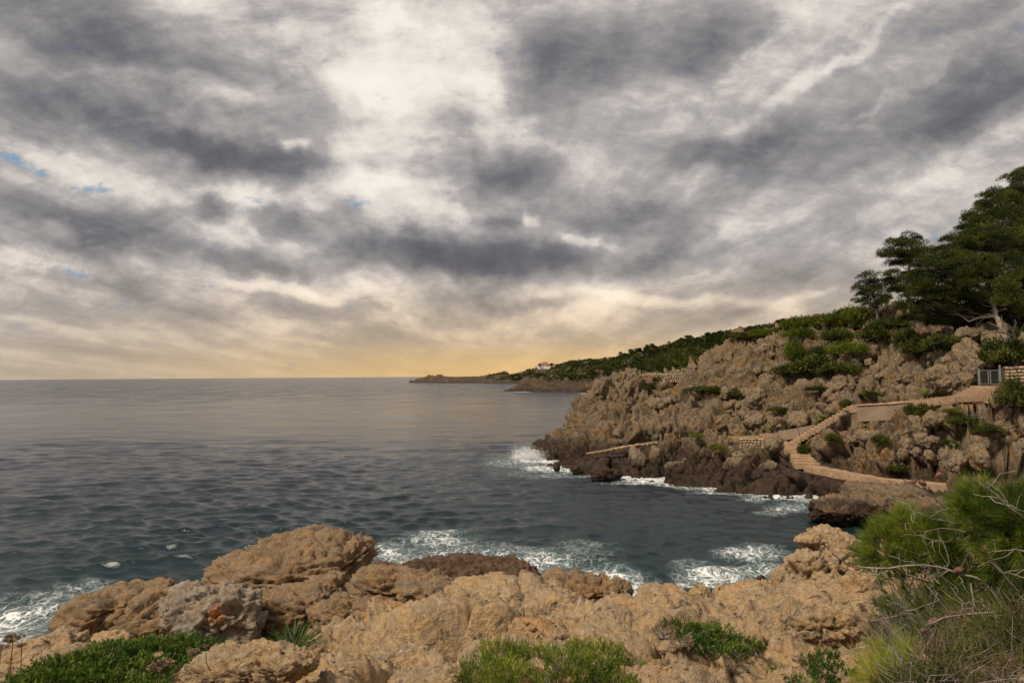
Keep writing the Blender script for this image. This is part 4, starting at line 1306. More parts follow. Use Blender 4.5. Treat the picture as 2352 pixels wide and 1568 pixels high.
M['pine'] = leaf_mat('pine_needles', (0.018, 0.028, 0.006), (0.048, 0.062, 0.009), (0.13, 0.135, 0.018))
M['pine_near'] = leaf_mat('near_pine_needles', (0.045, 0.080, 0.010), (0.135, 0.185, 0.018), (0.31, 0.34, 0.045), .35)
M['pine_yellow'] = leaf_mat('yellow_pine_needles', (0.20, 0.26, 0.02), (0.34, 0.37, 0.035), (0.48, 0.46, 0.08), .4)
M['shrub'] = leaf_mat('shrub_leaves', (0.028, 0.038, 0.010), (0.060, 0.072, 0.015), (0.13, 0.13, 0.030), .25, .12, .75)
M['shrub_bright'] = leaf_mat('bright_shrub_leaves', (0.05, 0.075, 0.010), (0.12, 0.145, 0.016), (0.22, 0.22, 0.035), .35, .12, .75)
M['cushion'] = leaf_mat('cushion_leaves', (0.04, 0.085, 0.012), (0.10, 0.160, 0.020), (0.20, 0.25, 0.045), .3)
M['feather'] = leaf_mat('feathery_leaves', (0.06, 0.10, 0.012), (0.15, 0.20, 0.020), (0.28, 0.30, 0.04), .35)
M['palm'] = leaf_mat('palm_blades', (0.04, 0.08, 0.02), (0.08, 0.13, 0.035), (0.16, 0.19, 0.06), .2)
M['agave'] = leaf_mat('agave_leaves', (0.12, 0.15, 0.03), (0.22, 0.25, 0.05), (0.42, 0.38, 0.12), .15)
M['dry'] = leaf_mat('dry_stalks', (0.10, 0.065, 0.04), (0.20, 0.13, 0.08), (0.36, 0.27, 0.18), .1)
M['maquis'] = leaf_mat('far_leaves', (0.020, 0.030, 0.008), (0.042, 0.055, 0.012), (0.10, 0.105, 0.022), .2, .1, .8)
m, n, p, out = new_mat('bark'); pos = n.new('ShaderNodeNewGeometry').outputs['Position']
n.put(p.inputs['Base Color'], n.mix(n.mapr(n.noise(pos, 5, 5, .7), .35, .65), (0.13, 0.10, 0.08, 1), (0.26, 0.21, 0.17, 1))); p.inputs['Roughness'].default_value = .9; M['bark'] = m
m, n, p, out = new_mat('bare_twig'); pos = n.new('ShaderNodeNewGeometry').outputs['Position']
n.put(p.inputs['Base Color'], n.mix(n.mapr(n.noise(pos, 4, 4, .7), .4, .6), (0.14, 0.105, 0.085, 1), (0.33, 0.285, 0.25, 1))); p.inputs['Roughness'].default_value = .8; M['twig'] = m
m, n, p, out = new_mat('cone_scales'); pos = n.new('ShaderNodeNewGeometry').outputs['Position']
n.put(p.inputs['Base Color'], n.mix(n.mapr(n.noise(pos, 40, 3, .6), .4, .6), (0.10, 0.035, 0.022, 1), (0.22, 0.095, 0.06, 1))); p.inputs['Roughness'].default_value = .7; M['cone'] = m


def unit(v):
    return v / (np.linalg.norm(v, axis=-1, keepdims=True) + 1e-9)


def leaf_quads(C, D, L, Wd, rs, tri=False):
    """leaves at C pointing along D"""
    n_ = len(C)
    D = unit(D)
    S = unit(np.cross(D, unit(rs.normal(size=(n_, 3)))))
    L = np.broadcast_to(np.asarray(L, float), n_)[:, None]; Wd = np.broadcast_to(np.asarray(Wd, float), n_)[:, None]
    if tri:
        V = np.stack([C - S * Wd / 2, C + S * Wd / 2, C + D * L], 1).reshape(-1, 3)
        F = np.arange(n_ * 3).reshape(-1, 3)
    else:
        V = np.stack([C, C + D * L * .45 + S * Wd / 2, C + D * L, C + D * L * .45 - S * Wd / 2], 1).reshape(-1, 3)
        F = np.arange(n_ * 4).reshape(-1, 4)
    return V, F


def tone_of(C, rs, k, per, scale=1.0, spread=.35):
    t = 0.5 + 0.75 * fbm(C * scale, 3, off=rs.uniform(0, 50)) + rs.normal(0, spread * .5, len(C))
    return np.repeat(np.clip(t, 0, 1), per)


def leaves(name, C, D, L, Wd, mat, rs, parent=None, tri=False, tscale=1.0, bias=0.0):
    V, F = leaf_quads(C, D, L, Wd, rs, tri)
    me = mesh_np(name, V, F, smooth=False)
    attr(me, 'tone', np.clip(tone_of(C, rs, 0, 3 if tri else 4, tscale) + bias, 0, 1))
    return link(name, me, mat, parent)


def tube_geo(paths_, sides=4):
    """paths_: list of (points (k,3), radii (k,))"""
    Vs, Fs, o = [], [], 0
    for P, r in paths_:
        P = np.asarray(P, float); r = np.broadcast_to(np.asarray(r, float), len(P))
        t = unit(np.gradient(P, axis=0))
        ref = np.where(np.abs(t[:, 2:3]) > .9, np.array([[1.0, 0, 0]]), np.array([[0, 0, 1.0]]))
        a = unit(np.cross(t, ref)); b = np.cross(t, a)
        k = len(P)
        for s in range(sides):
            an = 2 * math.pi * s / sides
            Vs.append(P + (a * math.cos(an) + b * math.sin(an)) * r[:, None])
        i = np.arange(k - 1)
        for s in range(sides):
            s2 = (s + 1) % sides
            Fs.append(np.stack([o + s * k + i, o + s * k + i + 1, o + s2 * k + i + 1, o + s2 * k + i], 1))
        o += k * sides
    return np.concatenate(Vs), np.concatenate(Fs)


def tubes(name, paths_, mat, parent=None, sides=4):
    V, F = tube_geo(paths_, sides)
    me = mesh_np(name, V, F)
    a = np.full(len(V), .5)
    attr(me, 'tone', a)
    return link(name, me, mat, parent)


def wander(rs, a, b, k=6, amp=0.08):
    a = np.asarray(a, float); b = np.asarray(b, float)
    t = np.linspace(0, 1, k)[:, None]
    L = np.linalg.norm(b - a)
    j = rs.normal(0, amp * L, (k, 3)) * np.sin(t * math.pi)
    return a + (b - a) * t + j


# ---- shrub prototypes (unit radius about 1 m)
def shrub_mesh(seed, nb, nl, ll, lw, mat, flat=.75, name='shrub', up=.35, ragged=1.0):
    rs = np.random.RandomState(seed)
    C = []; D = []
    for b in range(nb):
        th = rs.uniform(0, 6.28); rr = math.sqrt(rs.uniform(0, 1)) * .72
        h = flat * (1 - .55 * rr) * rs.uniform(.35, .85)
        c = np.array([rr * math.cos(th), rr * math.sin(th), h])
        br = rs.uniform(.16, .36) * (1.2 if rr < .4 else 1)
        k = int(nl / nb * rs.uniform(.6, 1.4))
        d = unit(rs.normal(size=(k, 3))); d[:, 2] = np.abs(d[:, 2]) * .9 - .2
        p_ = c + d * br * rs.uniform(.35, 1.45 * ragged ** .5, (k, 1)) ** 1.15 * np.array([1, 1, .8])
        C.append(p_); D.append(unit(d) * .7 + np.array([0, 0, up]) + rs.normal(0, .45, (k, 3)))
    C = np.concatenate(C); D = np.concatenate(D)
    V, F = leaf_quads(C, D, rs.uniform(.7, 1.3, len(C)) * ll, lw, rs)
    me = mesh_np(name, V, F, smooth=False)
    attr(me, 'tone', tone_of(C, rs, 0, 4, 1.6))
    me.materials.append(mat)
    return me


SH = {
    'dark': [shrub_mesh(i, 26, 3200, .13, .06, M['shrub']) for i in (1, 2, 3)],
    'bright': [shrub_mesh(i, 24, 3200, .15, .035, M['shrub_bright'], ragged=1.3, up=.6) for i in (4, 5)],
    'pine': [shrub_mesh(i, 30, 4200, .16, .035, M['pine'], ragged=1.2, up=.6) for i in (6, 7)],
}
rs_ = np.random.RandomState(77)
SHRUBS = [  # u, v, half width, half height (picture), kind, label, distance or None
    (1845, 742, 42, 18, 'bright', 'feathery green shrub on the skyline left of the small pine', 70), (1832, 768, 34, 18, 'bright', 'yellow green shrub hanging below the skyline feathery shrub', None),
    (1925, 735, 34, 22, 'bright', 'light green shrub at the foot of the small pine', 66), (1965, 722, 40, 22, 'bright', 'broad light green shrub under the small leaning pine', 65),
    (1990, 742, 40, 20, 'dark', 'dark shrub right under the small leaning pine', 64), (1822, 806, 20, 28, 'bright', 'olive upright bush in a gully of the rock', None),
    (1870, 838, 60, 26, 'dark', 'widest dark green shrub on the middle of the headland', None), (1822, 850, 44, 14, 'dark', 'low dark shrub at the left foot of the widest one', None),
    (1930, 848, 44, 18, 'dark', 'dark trailing shrub at the right of the widest one', None), (1895, 812, 34, 20, 'dark', 'dark shrub just above the widest one', None),
    (1948, 800, 38, 18, 'bright', 'bright green shrub in the notch below the pines', None), (1920, 770, 34, 18, 'dark', 'dark shrub between two bright ones under the skyline', None),
    (2085, 775, 30, 24, 'dark', 'dark shrub draped over the rocks under the big pine', None), (2120, 795, 42, 26, 'dark', 'largest dark shrub under the big pine', None),
    (2165, 788, 36, 22, 'dark', 'dark shrub left of the tall pale rock rim', None), (2200, 800, 18, 12, 'dark', 'small dark shrub against the tall pale rock rim', None),
    (2010, 765, 34, 22, 'dark', 'dark shrub below the lone tall pine', None), (2045, 745, 36, 18, 'pine', 'young pine growth at the left base of the big pine', 60),
    (2112, 942, 34, 17, 'dark', 'dark green shrub hanging over the retaining wall', 46.3), (2135, 962, 20, 12, 'dark', 'low dark shrub at the foot of retaining wall', None),
    (1944, 926, 12, 10, 'dark', 'small dark bush at the top of the long flight', 52), (1846, 1032, 15, 13, 'dark', 'dark bush right of the lower flight of steps', 50.5),
    (1868, 1006, 12, 10, 'dark', 'small dark bush at the middle of the long flight', 52), (1915, 1006, 16, 12, 'dark', 'dark bush in the rocks right of the long flight', None),
    (2060, 1075, 22, 8, 'dark', 'dark weeds above the shore path', None), (2330, 905, 34, 36, 'dark', 'dark bush right of the wide steps', 41.6),
    (1510, 870, 12, 9, 'dark', 'small dark tuft at the left end of the crest wall', None), (1620, 893, 40, 8, 'dark', 'thin dark growth in a crack right of the crest wall', None),
    (1495, 890, 14, 8, 'dark', 'tiny dark tuft below the left end of the crest wall', None), (1650, 1028, 18, 9, 'bright', 'mossy green patch left of the round boulder', None),
    (1600, 1000, 16, 6, 'bright', 'mossy tuft beside the narrow shore path', None), (1688, 770, 16, 8, 'dark', 'dark tuft on the left shoulder of the headland crest', 75),
    (1745, 762, 22, 7, 'bright', 'low green growth along the crest of the headland', 74), (1880, 892, 30, 7, 'dark', 'dark weeds in the hollow under the widest shrub', None),
    (2000, 905, 26, 6, 'dark', 'dark weeds on the ledge above the upper path', None), (1700, 905, 26, 9, 'dark', 'dark scrub in a crack of the middle face', None),
    (2180, 1020, 20, 12, 'dark', 'dark scrub among the rubble right of the cove', None),
    (2020, 1010, 20, 12, 'dark', 'dark scrub on rubble below the retaining wall', None), (2270, 985, 24, 14, 'dark', 'dark scrub on rubble at the right below the steps', None),
    (1790, 940, 22, 7, 'dark', 'dark weeds above the brown plastered wall', None), (2300, 812, 46, 34, 'dark', 'large dark bush behind the metal gate', 46.5),
    (2215, 965, 30, 14, 'dark', 'dark scrub hanging under the wide steps', None), (2190, 945, 18, 8, 'bright', 'olive tuft under the end of the upper path', None),
    (1706, 772, 16, 9, 'dark', 'dark tuft first of the fringe along the crest', 74), (1736, 770, 18, 8, 'bright', 'yellow green tuft second of the fringe along the crest', 73.5),
    (1768, 764, 22, 10, 'bright', 'light green bush in the middle of the crest fringe', 72.5), (1798, 756, 20, 9, 'dark', 'dark bush at the right end of the crest fringe', 72),
    (1866, 748, 26, 14, 'bright', 'ragged green bush right of the skyline feathery shrub', 69.5), (1900, 744, 24, 14, 'dark', 'dark bush joining the skyline shrubs to the small pine', 68.5),
    (2350, 800, 40, 44, 'dark', 'tall dark bush under the big pine trunk', 49),
]
for i, (u, v, ru, rv, kd, lb, dd) in enumerate(SHRUBS):
    if dd is None:
        dd = surf(u, v + rv * .55, HLV, HLP)[1] - .25
    c = at(u, v + rv, dd)
    ps = SH[kd]
    o = link('shrub', ps[i % len(ps)])
    s = ru * dd / FX
    o.location = c; o.scale = (s * 1.25, s * 1.1, max(rv * 2 * dd / FX * 1.3, .4)); o.rotation_euler = (0, 0, rs_.uniform(0, 6.28))
    tag(o, lb, 'shrub', 'shrubs growing on the headland')


# weeds in the headland clefts, partly added to darken those recesses: one mass
rs = np.random.RandomState(66)
dv = HLV[:, 2] - HHL(HLV[:, 0], HLV[:, 1])
ok = np.where((dv < -0.42) & (HLV[:, 2] > 3.0) & (HLV[:, 1] < 82))[0]
ok = ok[rs.rand(len(ok)) < 0.5]
ok = rs.choice(ok, min(2600, len(ok)), replace=False)
pz_ = HLV[ok]; keepm = fbm(pz_ * .22, 3, off=12) > -.18
pz_ = pz_[keepm]
k = 16
C = np.repeat(pz_, k, 0); d = unit(rs.normal(size=(len(C), 3))); d[:, 2] = np.abs(d[:, 2])
C = C + d * rs.uniform(.02, .22, (len(C), 1)); D = d + np.array([0, -.2, .5])
o = leaves('cleft_weeds', C, D, rs.uniform(.10, .24, len(C)), .05, M['shrub'], rs, tscale=.6, bias=-.05)
tag(o, 'dark weeds and low scrub growing in the clefts of the headland', None, None, 'stuff')


# ---- pines
def pine_tree(label, trunk, lobes, dist, seed, mat='pine', dens=1.0, ll=.22, lw=.038, limb_r=.06, limbs=True):
    rs = np.random.RandomState(seed)
    T = np.array([at(u, v, d) for u, v, d in trunk])
    root = empty('pine_tree', T[0], 0, label=label, category='pine tree', group='pines on the headland')
    T0 = T[0]
    rad = np.linspace(limb_r * 3.2, limb_r * 1.0, len(T))
    Ts = resample(T, .4)
    Ts[1:-1] += rs.normal(0, .03, Ts[1:-1].shape)
    pth = [(Ts - T0, np.interp(np.linspace(0, 1, len(Ts)), np.linspace(0, 1, len(T)), rad))]
    C = []; D = []
    lim = []
    for (u, v, ru, rv, dd) in lobes:
        c = at(u, v, dist + dd); rx = ru * (dist + dd) / FX; rz = rv * 1.3 * (dist + dd) / FX; ry = rx * .85
        k = max(4, int(rx * ry * 8.0 + rx * rz * 6))
        # limb
        j = rs.randint(len(Ts) // 3, len(Ts))
        best = np.argmin(np.linalg.norm(Ts - (c - np.array([0, 0, rx * .8])), axis=1)); 
        lp = wander(rs, Ts[best], c - np.array([0, 0, rz * .3]), 7, .07)
        lim.append((lp - T0, np.linspace(limb_r * 1.1, limb_r * .35, 7)))
        for _ in range(k):
            q = rs.uniform(-1, 1, 3)
            while (q * q).sum() > 1:
                q = rs.uniform(-1, 1, 3)
            q = q / (np.linalg.norm(q) + .01) * np.linalg.norm(q) ** .5
            pc = c + q * np.array([rx, ry, rz])
            pr = rs.uniform(.40, .80)
            m_ = int(230 * dens)
            d = unit(rs.normal(size=(m_, 3)))
            d[:, 2] = np.where(d[:, 2] < -.15, -d[:, 2], d[:, 2])
            C.append(pc + d * pr * np.array([1, 1, .72]) * rs.uniform(.45, 1.0, (m_, 1)))
            D.append(d * .9 + np.array([0, 0, .45]) + rs.normal(0, .3, (m_, 3)))
            if rs.rand() < .35:
                lim.append((wander(rs, lp[rs.randint(3, 7)], pc - np.array([0, 0, .1]), 5, .08) - T0, np.linspace(limb_r * .4, limb_r * .15, 5)))
    C = np.concatenate(C) - T0; D = np.concatenate(D)
    leaves('crown', C, D, rs.uniform(.7, 1.3, len(C)) * ll, lw, M[mat], rs, root, tri=False, tscale=.8)
    tr = tubes('trunk', pth, M['bark'], root, 7)
    tubes('limbs', lim, M['bark'], tr, 5)
    return root


pine_tree('tallest dark pine rising out of the picture at the right edge', [(2420, 760, 60), (2405, 640, 60), (2380, 520, 60), (2350, 440, 60)],
          [(2335, 428, 44, 24, 0), (2300, 462, 46, 22, 0), (2345, 470, 60, 26, 1), (2262, 490, 44, 20, 0), (2300, 510, 60, 24, -1), (2235, 518, 32, 17, 0), (2390, 420, 50, 40, 0), (2400, 500, 70, 50, 0), (2230, 540, 28, 14, -2),
           (2280, 545, 60, 22, -2), (2360, 545, 60, 26, -2), (2450, 460, 70, 70, 0), (2370, 590, 60, 28, 0), (2460, 580, 80, 50, 0)], 60, 1, limb_r=.09)
pine_tree('broad spreading pine leaning over the gate and pale rocks', [(2336, 846, 46.8), (2326, 800, 47), (2305, 768, 48), (2280, 700, 50), (2260, 620, 51)],
          [(2235, 560, 70, 20, 0), (2300, 565, 70, 22, 0), (2360, 580, 60, 26, 0), (2180, 592, 50, 20, 0), (2145, 618, 44, 20, 0), (2215, 615, 70, 24, -2), (2300, 620, 80, 26, -1), (2128, 648, 40, 20, 0), (2170, 655, 60, 22, -1),
           (2260, 665, 80, 24, -2), (2340, 670, 70, 30, -2), (2104, 686, 36, 18, 1), (2125, 700, 56, 20, 0), (2200, 705, 80, 20, 0), (2280, 712, 80, 20, 0), (2350, 725, 60, 22, -1), (2420, 640, 70, 60, 0), (2120, 728, 46, 12, 1), (2180, 738, 60, 10, 1),
           (2250, 742, 60, 10, 1), (2420, 740, 70, 40, 0)], 52, 2, limb_r=.085)
pine_tree('lone pine with tiered crown standing out against the sky', [(2088, 760, 62), (2086, 690, 62), (2084, 640, 62), (2090, 600, 62), (2080, 560, 62)],
          [(2066, 556, 20, 10, 0), (2085, 552, 20, 9, .5), (2045, 582, 24, 8, 0), (2108, 572, 24, 12, 0), (2128, 584, 20, 9, .4), (2072, 582, 34, 12, 0), (2100, 600, 34, 9, 0), (2060, 606, 20, 5, .6), (2040, 636, 20, 9, 0), (2068, 645, 26, 9, 0),
           (2100, 640, 24, 12, 0), (2050, 664, 22, 6, 0), (2075, 672, 24, 8, 0), (2110, 665, 22, 14, 0)], 62, 3, limb_r=.06, dens=1.1)
pine_tree('small pine leaning left on the skyline', [(2016, 745, 63), (2014, 700, 63), (2000, 668, 63), (1992, 640, 63)],
          [(1992, 642, 16, 9, 0), (2010, 655, 20, 9, 0), (1985, 664, 22, 9, 0), (2008, 676, 24, 10, 0), (1978, 686, 20, 8, 0), (2004, 698, 28, 10, 0), (2030, 690, 14, 8, 0)], 63, 4, limb_r=.05)
pine_tree('low pine crown at the extreme right under the tall one', [(2400, 800, 44), (2380, 740, 44), (2370, 690, 44)],
          [(2340, 655, 40, 16, 0), (2380, 640, 50, 20, 0), (2350, 690, 50, 18, 0), (2400, 700, 50, 30, 0)], 44, 5, limb_r=.06)
# pale bare limbs of the leaning pine
rs = np.random.RandomState(12)
T0 = at(2322, 795, 46.6)
bare = []
def c3(x, y, d):
    return at((2100 + x / 5.227) * .98, (700 + y / 5.227) * .98, d)
for pl, r0 in [([(1450, 500), (1430, 380), (1370, 310)], .10), ([(1450, 470), (1330, 420), (1200, 400), (1080, 390)], .07), ([(1430, 400), (1470, 300), (1450, 250)], .10), ([(1330, 420), (1240, 340), (1120, 290)], .05),
               ([(1500, 620), (1600, 520), (1720, 420)], .08), ([(1300, 400), (1310, 280), (1290, 200)], .04), ([(1400, 560), (1420, 700), (1430, 780)], .16), ([(1450, 470), (1420, 600)], .13), ([(1080, 390), (980, 370), (930, 400)], .03)]:
    L_ = resample(np.array([c3(x, y, 46.3) for x, y in pl]), .25); L_[1:-1] += rs.normal(0, .02, L_[1:-1].shape)
    bare.append((L_ - T0, np.linspace(r0, r0 * .5, len(L_))))
o = tubes('bare_limbs', bare, M['bark'], None, 6); o.location = T0
tag(o, 'pale bare crooked limbs beside the pine trunk above the gate', 'dead tree')

# bright pine bush behind the crest wall and the ridge of pines beyond
PP = []
for i in range(4):
    rs = np.random.RandomState(40 + i)
    C = []; D = []
    for b in range(26):
        z = rs.uniform(.12, 1.0); rr = (.55 * (1 - abs(z - .45) * 1.1)) * rs.uniform(.2, 1); th = rs.uniform(0, 6.28)
        c = np.array([rr * math.cos(th), rr * math.sin(th), z]); k = 70
        d = unit(rs.normal(size=(k, 3))); d[:, 2] = np.abs(d[:, 2]) - .2
        C.append(c + d * .15 * rs.uniform(.4, 1.1, (k, 1))); D.append(d + np.array([0, 0, .5]))
    C = np.concatenate(C); D = np.concatenate(D)
    V, F = leaf_quads(C, D, .10, .045, rs)
    me = mesh_np('ridge_pine', V, F, smooth=False); attr(me, 'tone', tone_of(C, rs, 0, 4, 1.5)); me.materials.append(M['maquis']); PP.append(me)
rs = np.random.RandomState(8)
SKu = [s[0] for s in SK]; SKd = [s[2] for s in SK]; SKv = [s[1] for s in SK]
for i in range(110):
    u = rs.uniform(1425, 1860)
    dd = np.interp(u, SKu, SKd) * rs.uniform(.86, 1.0)
    b = at(u, 863, dd); z = HFC(b[0], b[1])[0]
    hgt = rs.uniform(3.2, 5.6) * (1.0 if u > 1500 else 1.15)
    o = link('ridge_pine', PP[i % 4]); o.location = (b[0], b[1], z - .3)
    o.scale = (hgt * rs.uniform(.8, 1.2), hgt * rs.uniform(.8, 1.2), hgt); o.rotation_euler = (0, 0, rs.uniform(0, 6.28))
    tag(o, 'dark green pine of the wooded ridge behind the headland', 'pine tree', 'pines on the wooded ridge')
# far maquis: one mass
C = []; D = []; Ls = []
nc = 12500
us = rs.uniform(1120, 1900, nc); ds = np.exp(rs.uniform(math.log(250), math.log(1000), nc))
xs = (us - 1176) / FX * ds
zs = HFC(xs, ds)
mk = fbm(np.stack([xs * .012, ds * .012, xs * 0], 1), 4)
u_, v_ = proj(np.stack([xs, ds, zs], 1))
for i in range(nc):
    if zs[i] < 2.6 + (1.5 if us[i] > 1290 and ds[i] < 500 else 0) + 3 * (mk[i] < -.1) or (mk[i] < -.6):
        continue
    if 1170 < us[i] < 1425 and ds[i] < 395 and zs[i] < 6.5:
        continue
    sc_ = rs.uniform(1.2, 3.0) * (ds[i] / 350) ** .35
    k = 24
    d = unit(rs.normal(size=(k, 3))); d[:, 2] = np.abs(d[:, 2]) * .8
    C.append(np.array([xs[i], ds[i], zs[i] + .1]) + d * sc_ * np.array([1.1, 1.1, .75]) * rs.uniform(.5, 1, (k, 1))); D.append(d + rs.normal(0, .5, (k, 3)))
    Ls.append(np.full(k, sc_ * .7))
C = np.concatenate(C); D = np.concatenate(D); Ls = np.concatenate(Ls)
o = leaves('far_scrub', C, D, Ls, Ls * .55, M['maquis'], rs, tscale=.03)
tag(o, 'dark green scrub and woodland covering the distant hills', None, None, 'stuff')
for (u, v, ru, rv, d, kd, lb) in [(1560, 824, 40, 26, 150, 'pine', 'bright green pine bush behind the crest wall, right half'), (1525, 833, 34, 20, 140, 'pine', 'bright green pine bush behind the crest wall, left half'),
                                  (1590, 806, 40, 14, 190, 'pine', 'lighter green bush higher on the ridge'), (1580, 848, 34, 10, 120, 'dark', 'dark bush at the right foot of the bright pine bushes')]:
    c = at(u, v + rv, d); s = ru * d / FX
    o = link('ridge_bush', SH[kd][0]); o.location = c; o.scale = (s * 1.1, s, rv * 2 * d / FX * 1.1); tag(o, lb, 'bush', 'bushes behind the crest wall')
# trees beside the villa
for (u, hh, lb) in [(1241, 9, 'dark cypress in front of the white villa'), (1268, 7, 'dark tree right of the white villa'), (1280, 6, 'rounded dark tree second right of the villa')]:
    b = at(u, 863, 775); z = hb[2] - .5
    o = link('villa_tree', PP[0]); o.location = (b[0], b[1], z); o.scale = (hh * (.28 if u == 1241 else 1.1), hh * .5, hh * (.7 if u == 1241 else .85)); tag(o, lb, 'tree')


# ---- agaves on the headland
def agave_mesh(seed, n_=26):
    rs = np.random.RandomState(seed)
    V = []; F = []; tn = []
    for i in range(n_):
        th = rs.uniform(0, 6.28); el_ = rs.uniform(.25, 1.35)
        L_ = rs.uniform(.75, 1.05)
        k = 5
        t = np.linspace(0, 1, k)
        d = np.array([math.cos(th) * math.cos(el_), math.sin(th) * math.cos(el_), math.sin(el_)])
        s = np.array([-math.sin(th), math.cos(th), 0])
        P = t[:, None] * d * L_ + np.array([0, 0, -1.0]) * (t[:, None] ** 2) * .16
        w = (.055 * (1 - t) ** .7 + .004)[:, None]
        o_ = len(V) and sum(len(a) for a in V)
        V.append(np.concatenate([P - s * w, P + s * w]))
        for j in range(k - 1):
            F.append([o_ + j, o_ + j + 1, o_ + k + j + 1, o_ + k + j])
        tn += [rs.uniform(.2, 1)] * (2 * k)
    me = mesh_np('agave', np.concatenate(V), np.array(F)); attr(me, 'tone', tn); me.materials.append(M['agave'])
    return me


AG = [agave_mesh(i) for i in range(3)]
rs = np.random.RandomState(31)
AGP = [(1852, 985, 55.2, 1.15, 'tallest agave standing above the brown plastered wall'), (2122, 905, 49.3, .95, 'single agave on the ledge above the upper path')]
for i in range(24):
    u = rs.uniform(1735, 1945); v = np.interp(u, [1735, 1790, 1870, 1945], [990, 984, 970, 937]) - rs.uniform(2, 16)
    AGP.append((u, v, np.interp(u, [1735, 1790, 1870, 1945], [57.0, 56, 55.0, 53.0]), rs.uniform(.45, .85), 'agave in the row growing beside and above the long flight of steps'))
for i in range(7):
    AGP.append((1535 + i * 6 + rs.uniform(-3, 3), 857 - rs.uniform(0, 3), 79.5, rs.uniform(.8, 1.2), 'agave growing on top of the crest wall'))
for i, (u, v, d, s, lb) in enumerate(AGP):
    b = surf(u, v + 6, HLV, HLP, 4.0) if d < 60 else at(u, v + 8, d)
    o = link('agave', AG[i % 3]); o.location = b; o.scale = (s, s, s); o.rotation_euler = (0, 0, rs.uniform(0, 6))
    tag(o, lb, 'agave', 'agaves on the headland')


# ---- plants of the near shelf
def fgz(u, d):
    b = atz(u, d, 0)
    return HFG(b[0], b[1])[0]


def lobed(name, label, lobes, mat, n_per, ll, lw, seed, cat='shrub', group=None, tri=False, up=.4, shell=.55, twigs=0, tscale=3.0, bias=0.0):
    """lobes: (u, v, d, ru, rv)"""
    rs = np.random.RandomState(seed)
    c0 = at(lobes[0][0], lobes[0][1] + lobes[0][4], lobes[0][2])
    root = empty(name, c0, 0, label=label, category=cat)
    if group:
        root['group'] = group
    C = []; D = []; tw = []
    for (u, v, d, ru, rv) in lobes:
        if d < 7.5:
            d = surf(u, min(v + rv * .6, 1566))[1]
            if v > 1566:
                d = d * (1566 - 863) / (v - 863)
        c = at(u, v, d) - c0; rx = ru * d / FX; rz = rv * d / FX
        k = int(n_per * 2.0 * rx * max(rz, rx * .5) * 4)
        q = unit(rs.normal(size=(k, 3))); q[:, 2] = np.where(q[:, 2] < -.3, -q[:, 2], q[:, 2])
        # sprigs: leaves gather round short shoots
        ns = max(4, k // 14)
        sq = q[rs.randint(0, k, ns)] * rs.uniform(shell, 1.08, (ns, 1))
        idx = rs.randint(0, ns, k)
        pos_ = sq[idx] * np.array([rx, rx * .9, rz]) + c
        ax = unit(sq[idx] + np.array([0, 0, up]))
        pos_ = pos_ + ax * rs.uniform(-1.2, .6, (k, 1)) * ll + rs.normal(0, ll * .18, (k, 3))
        C.append(pos_); D.append(ax + rs.normal(0, .42, (k, 3)))
        for _ in range(twigs):
            e = sq[rs.randint(ns)] * np.array([rx, rx * .9, rz]) * .95 + c
            tw.append((wander(rs, c + np.array([rs.uniform(-.3, .3) * rx, 0, -rz * .8]), e, 5, .08), np.linspace(.006, .002, 5)))
    C = np.concatenate(C); D = np.concatenate(D)
    leaves('foliage', C, D, rs.uniform(.6, 1.3, len(C)) * ll, lw, M[mat], rs, root, tri=tri, tscale=tscale, bias=bias)
    if tw:
        tubes('stems', tw, M['twig'], root, 3)['kind'] = 'stuff'
    return root


lobed('cushion_plant', 'dense bright green cushion plant spreading in the lower left',
      [(u, v, d, ru, rv) for u, v, d, ru, rv in [(150, 1545, 4.2, 90, 26), (230, 1525, 4.5, 90, 26), (320, 1515, 4.6, 90, 28), (400, 1500, 4.9, 80, 26), (465, 1495, 5.1, 56, 20), (90, 1570, 3.9, 80, 26), (200, 1570, 3.9, 90, 24),
                                                 (300, 1560, 4.0, 90, 26), (390, 1545, 4.2, 70, 24), (250, 1500, 5.0, 60, 18), (330, 1492, 5.1, 60, 16), (60, 1600, 3.6, 90, 30), (180, 1605, 3.5, 100, 30), (290, 1600, 3.6, 80, 24)]],
      'cushion', 9000, .024, .012, 51, up=.4, twigs=2, shell=.8, bias=.08)
lobed('feathery_shrub', 'feathery light green shrub at the bottom, left of the pair',
      [(1145, 1500, 4.5, 50, 26), (1195, 1510, 4.4, 40, 24), (1105, 1535, 4.1, 46, 26), (1160, 1545, 4.0, 60, 26), (1085, 1565, 3.8, 50, 24), (1210, 1555, 3.9, 36, 20), (1150, 1585, 3.6, 60, 20)], 'feather', 9500, .034, .006, 52, up=.9, twigs=8)
lobed('feathery_shrub', 'feathery light green shrub at the bottom, right of the pair',
      [(1335, 1505, 4.4, 50, 26), (1390, 1510, 4.3, 50, 28), (1290, 1525, 4.2, 50, 24), (1350, 1545, 4.0, 70, 30), (1430, 1545, 4.0, 50, 26), (1275, 1565, 3.8, 50, 22), (1400, 1575, 3.7, 70, 24), (1460, 1575, 3.7, 36, 18), (1250, 1500, 4.6, 30, 16)],
      'feather', 9500, .034, .006, 53, up=.9, twigs=8)
lobed('spreading_shrub', 'dark green spreading shrub behind the reddish stone',
      [(1560, 1450, 6.2, 46, 20), (1610, 1455, 6.1, 46, 22), (1660, 1465, 5.9, 46, 22), (1700, 1478, 5.7, 36, 20), (1735, 1492, 5.4, 26, 16), (1630, 1490, 5.5, 50, 16), (1680, 1500, 5.3, 40, 14), (1600, 1480, 5.7, 40, 14)], 'cushion', 7000, .032, .010, 54, up=.6, twigs=8, bias=-.22)
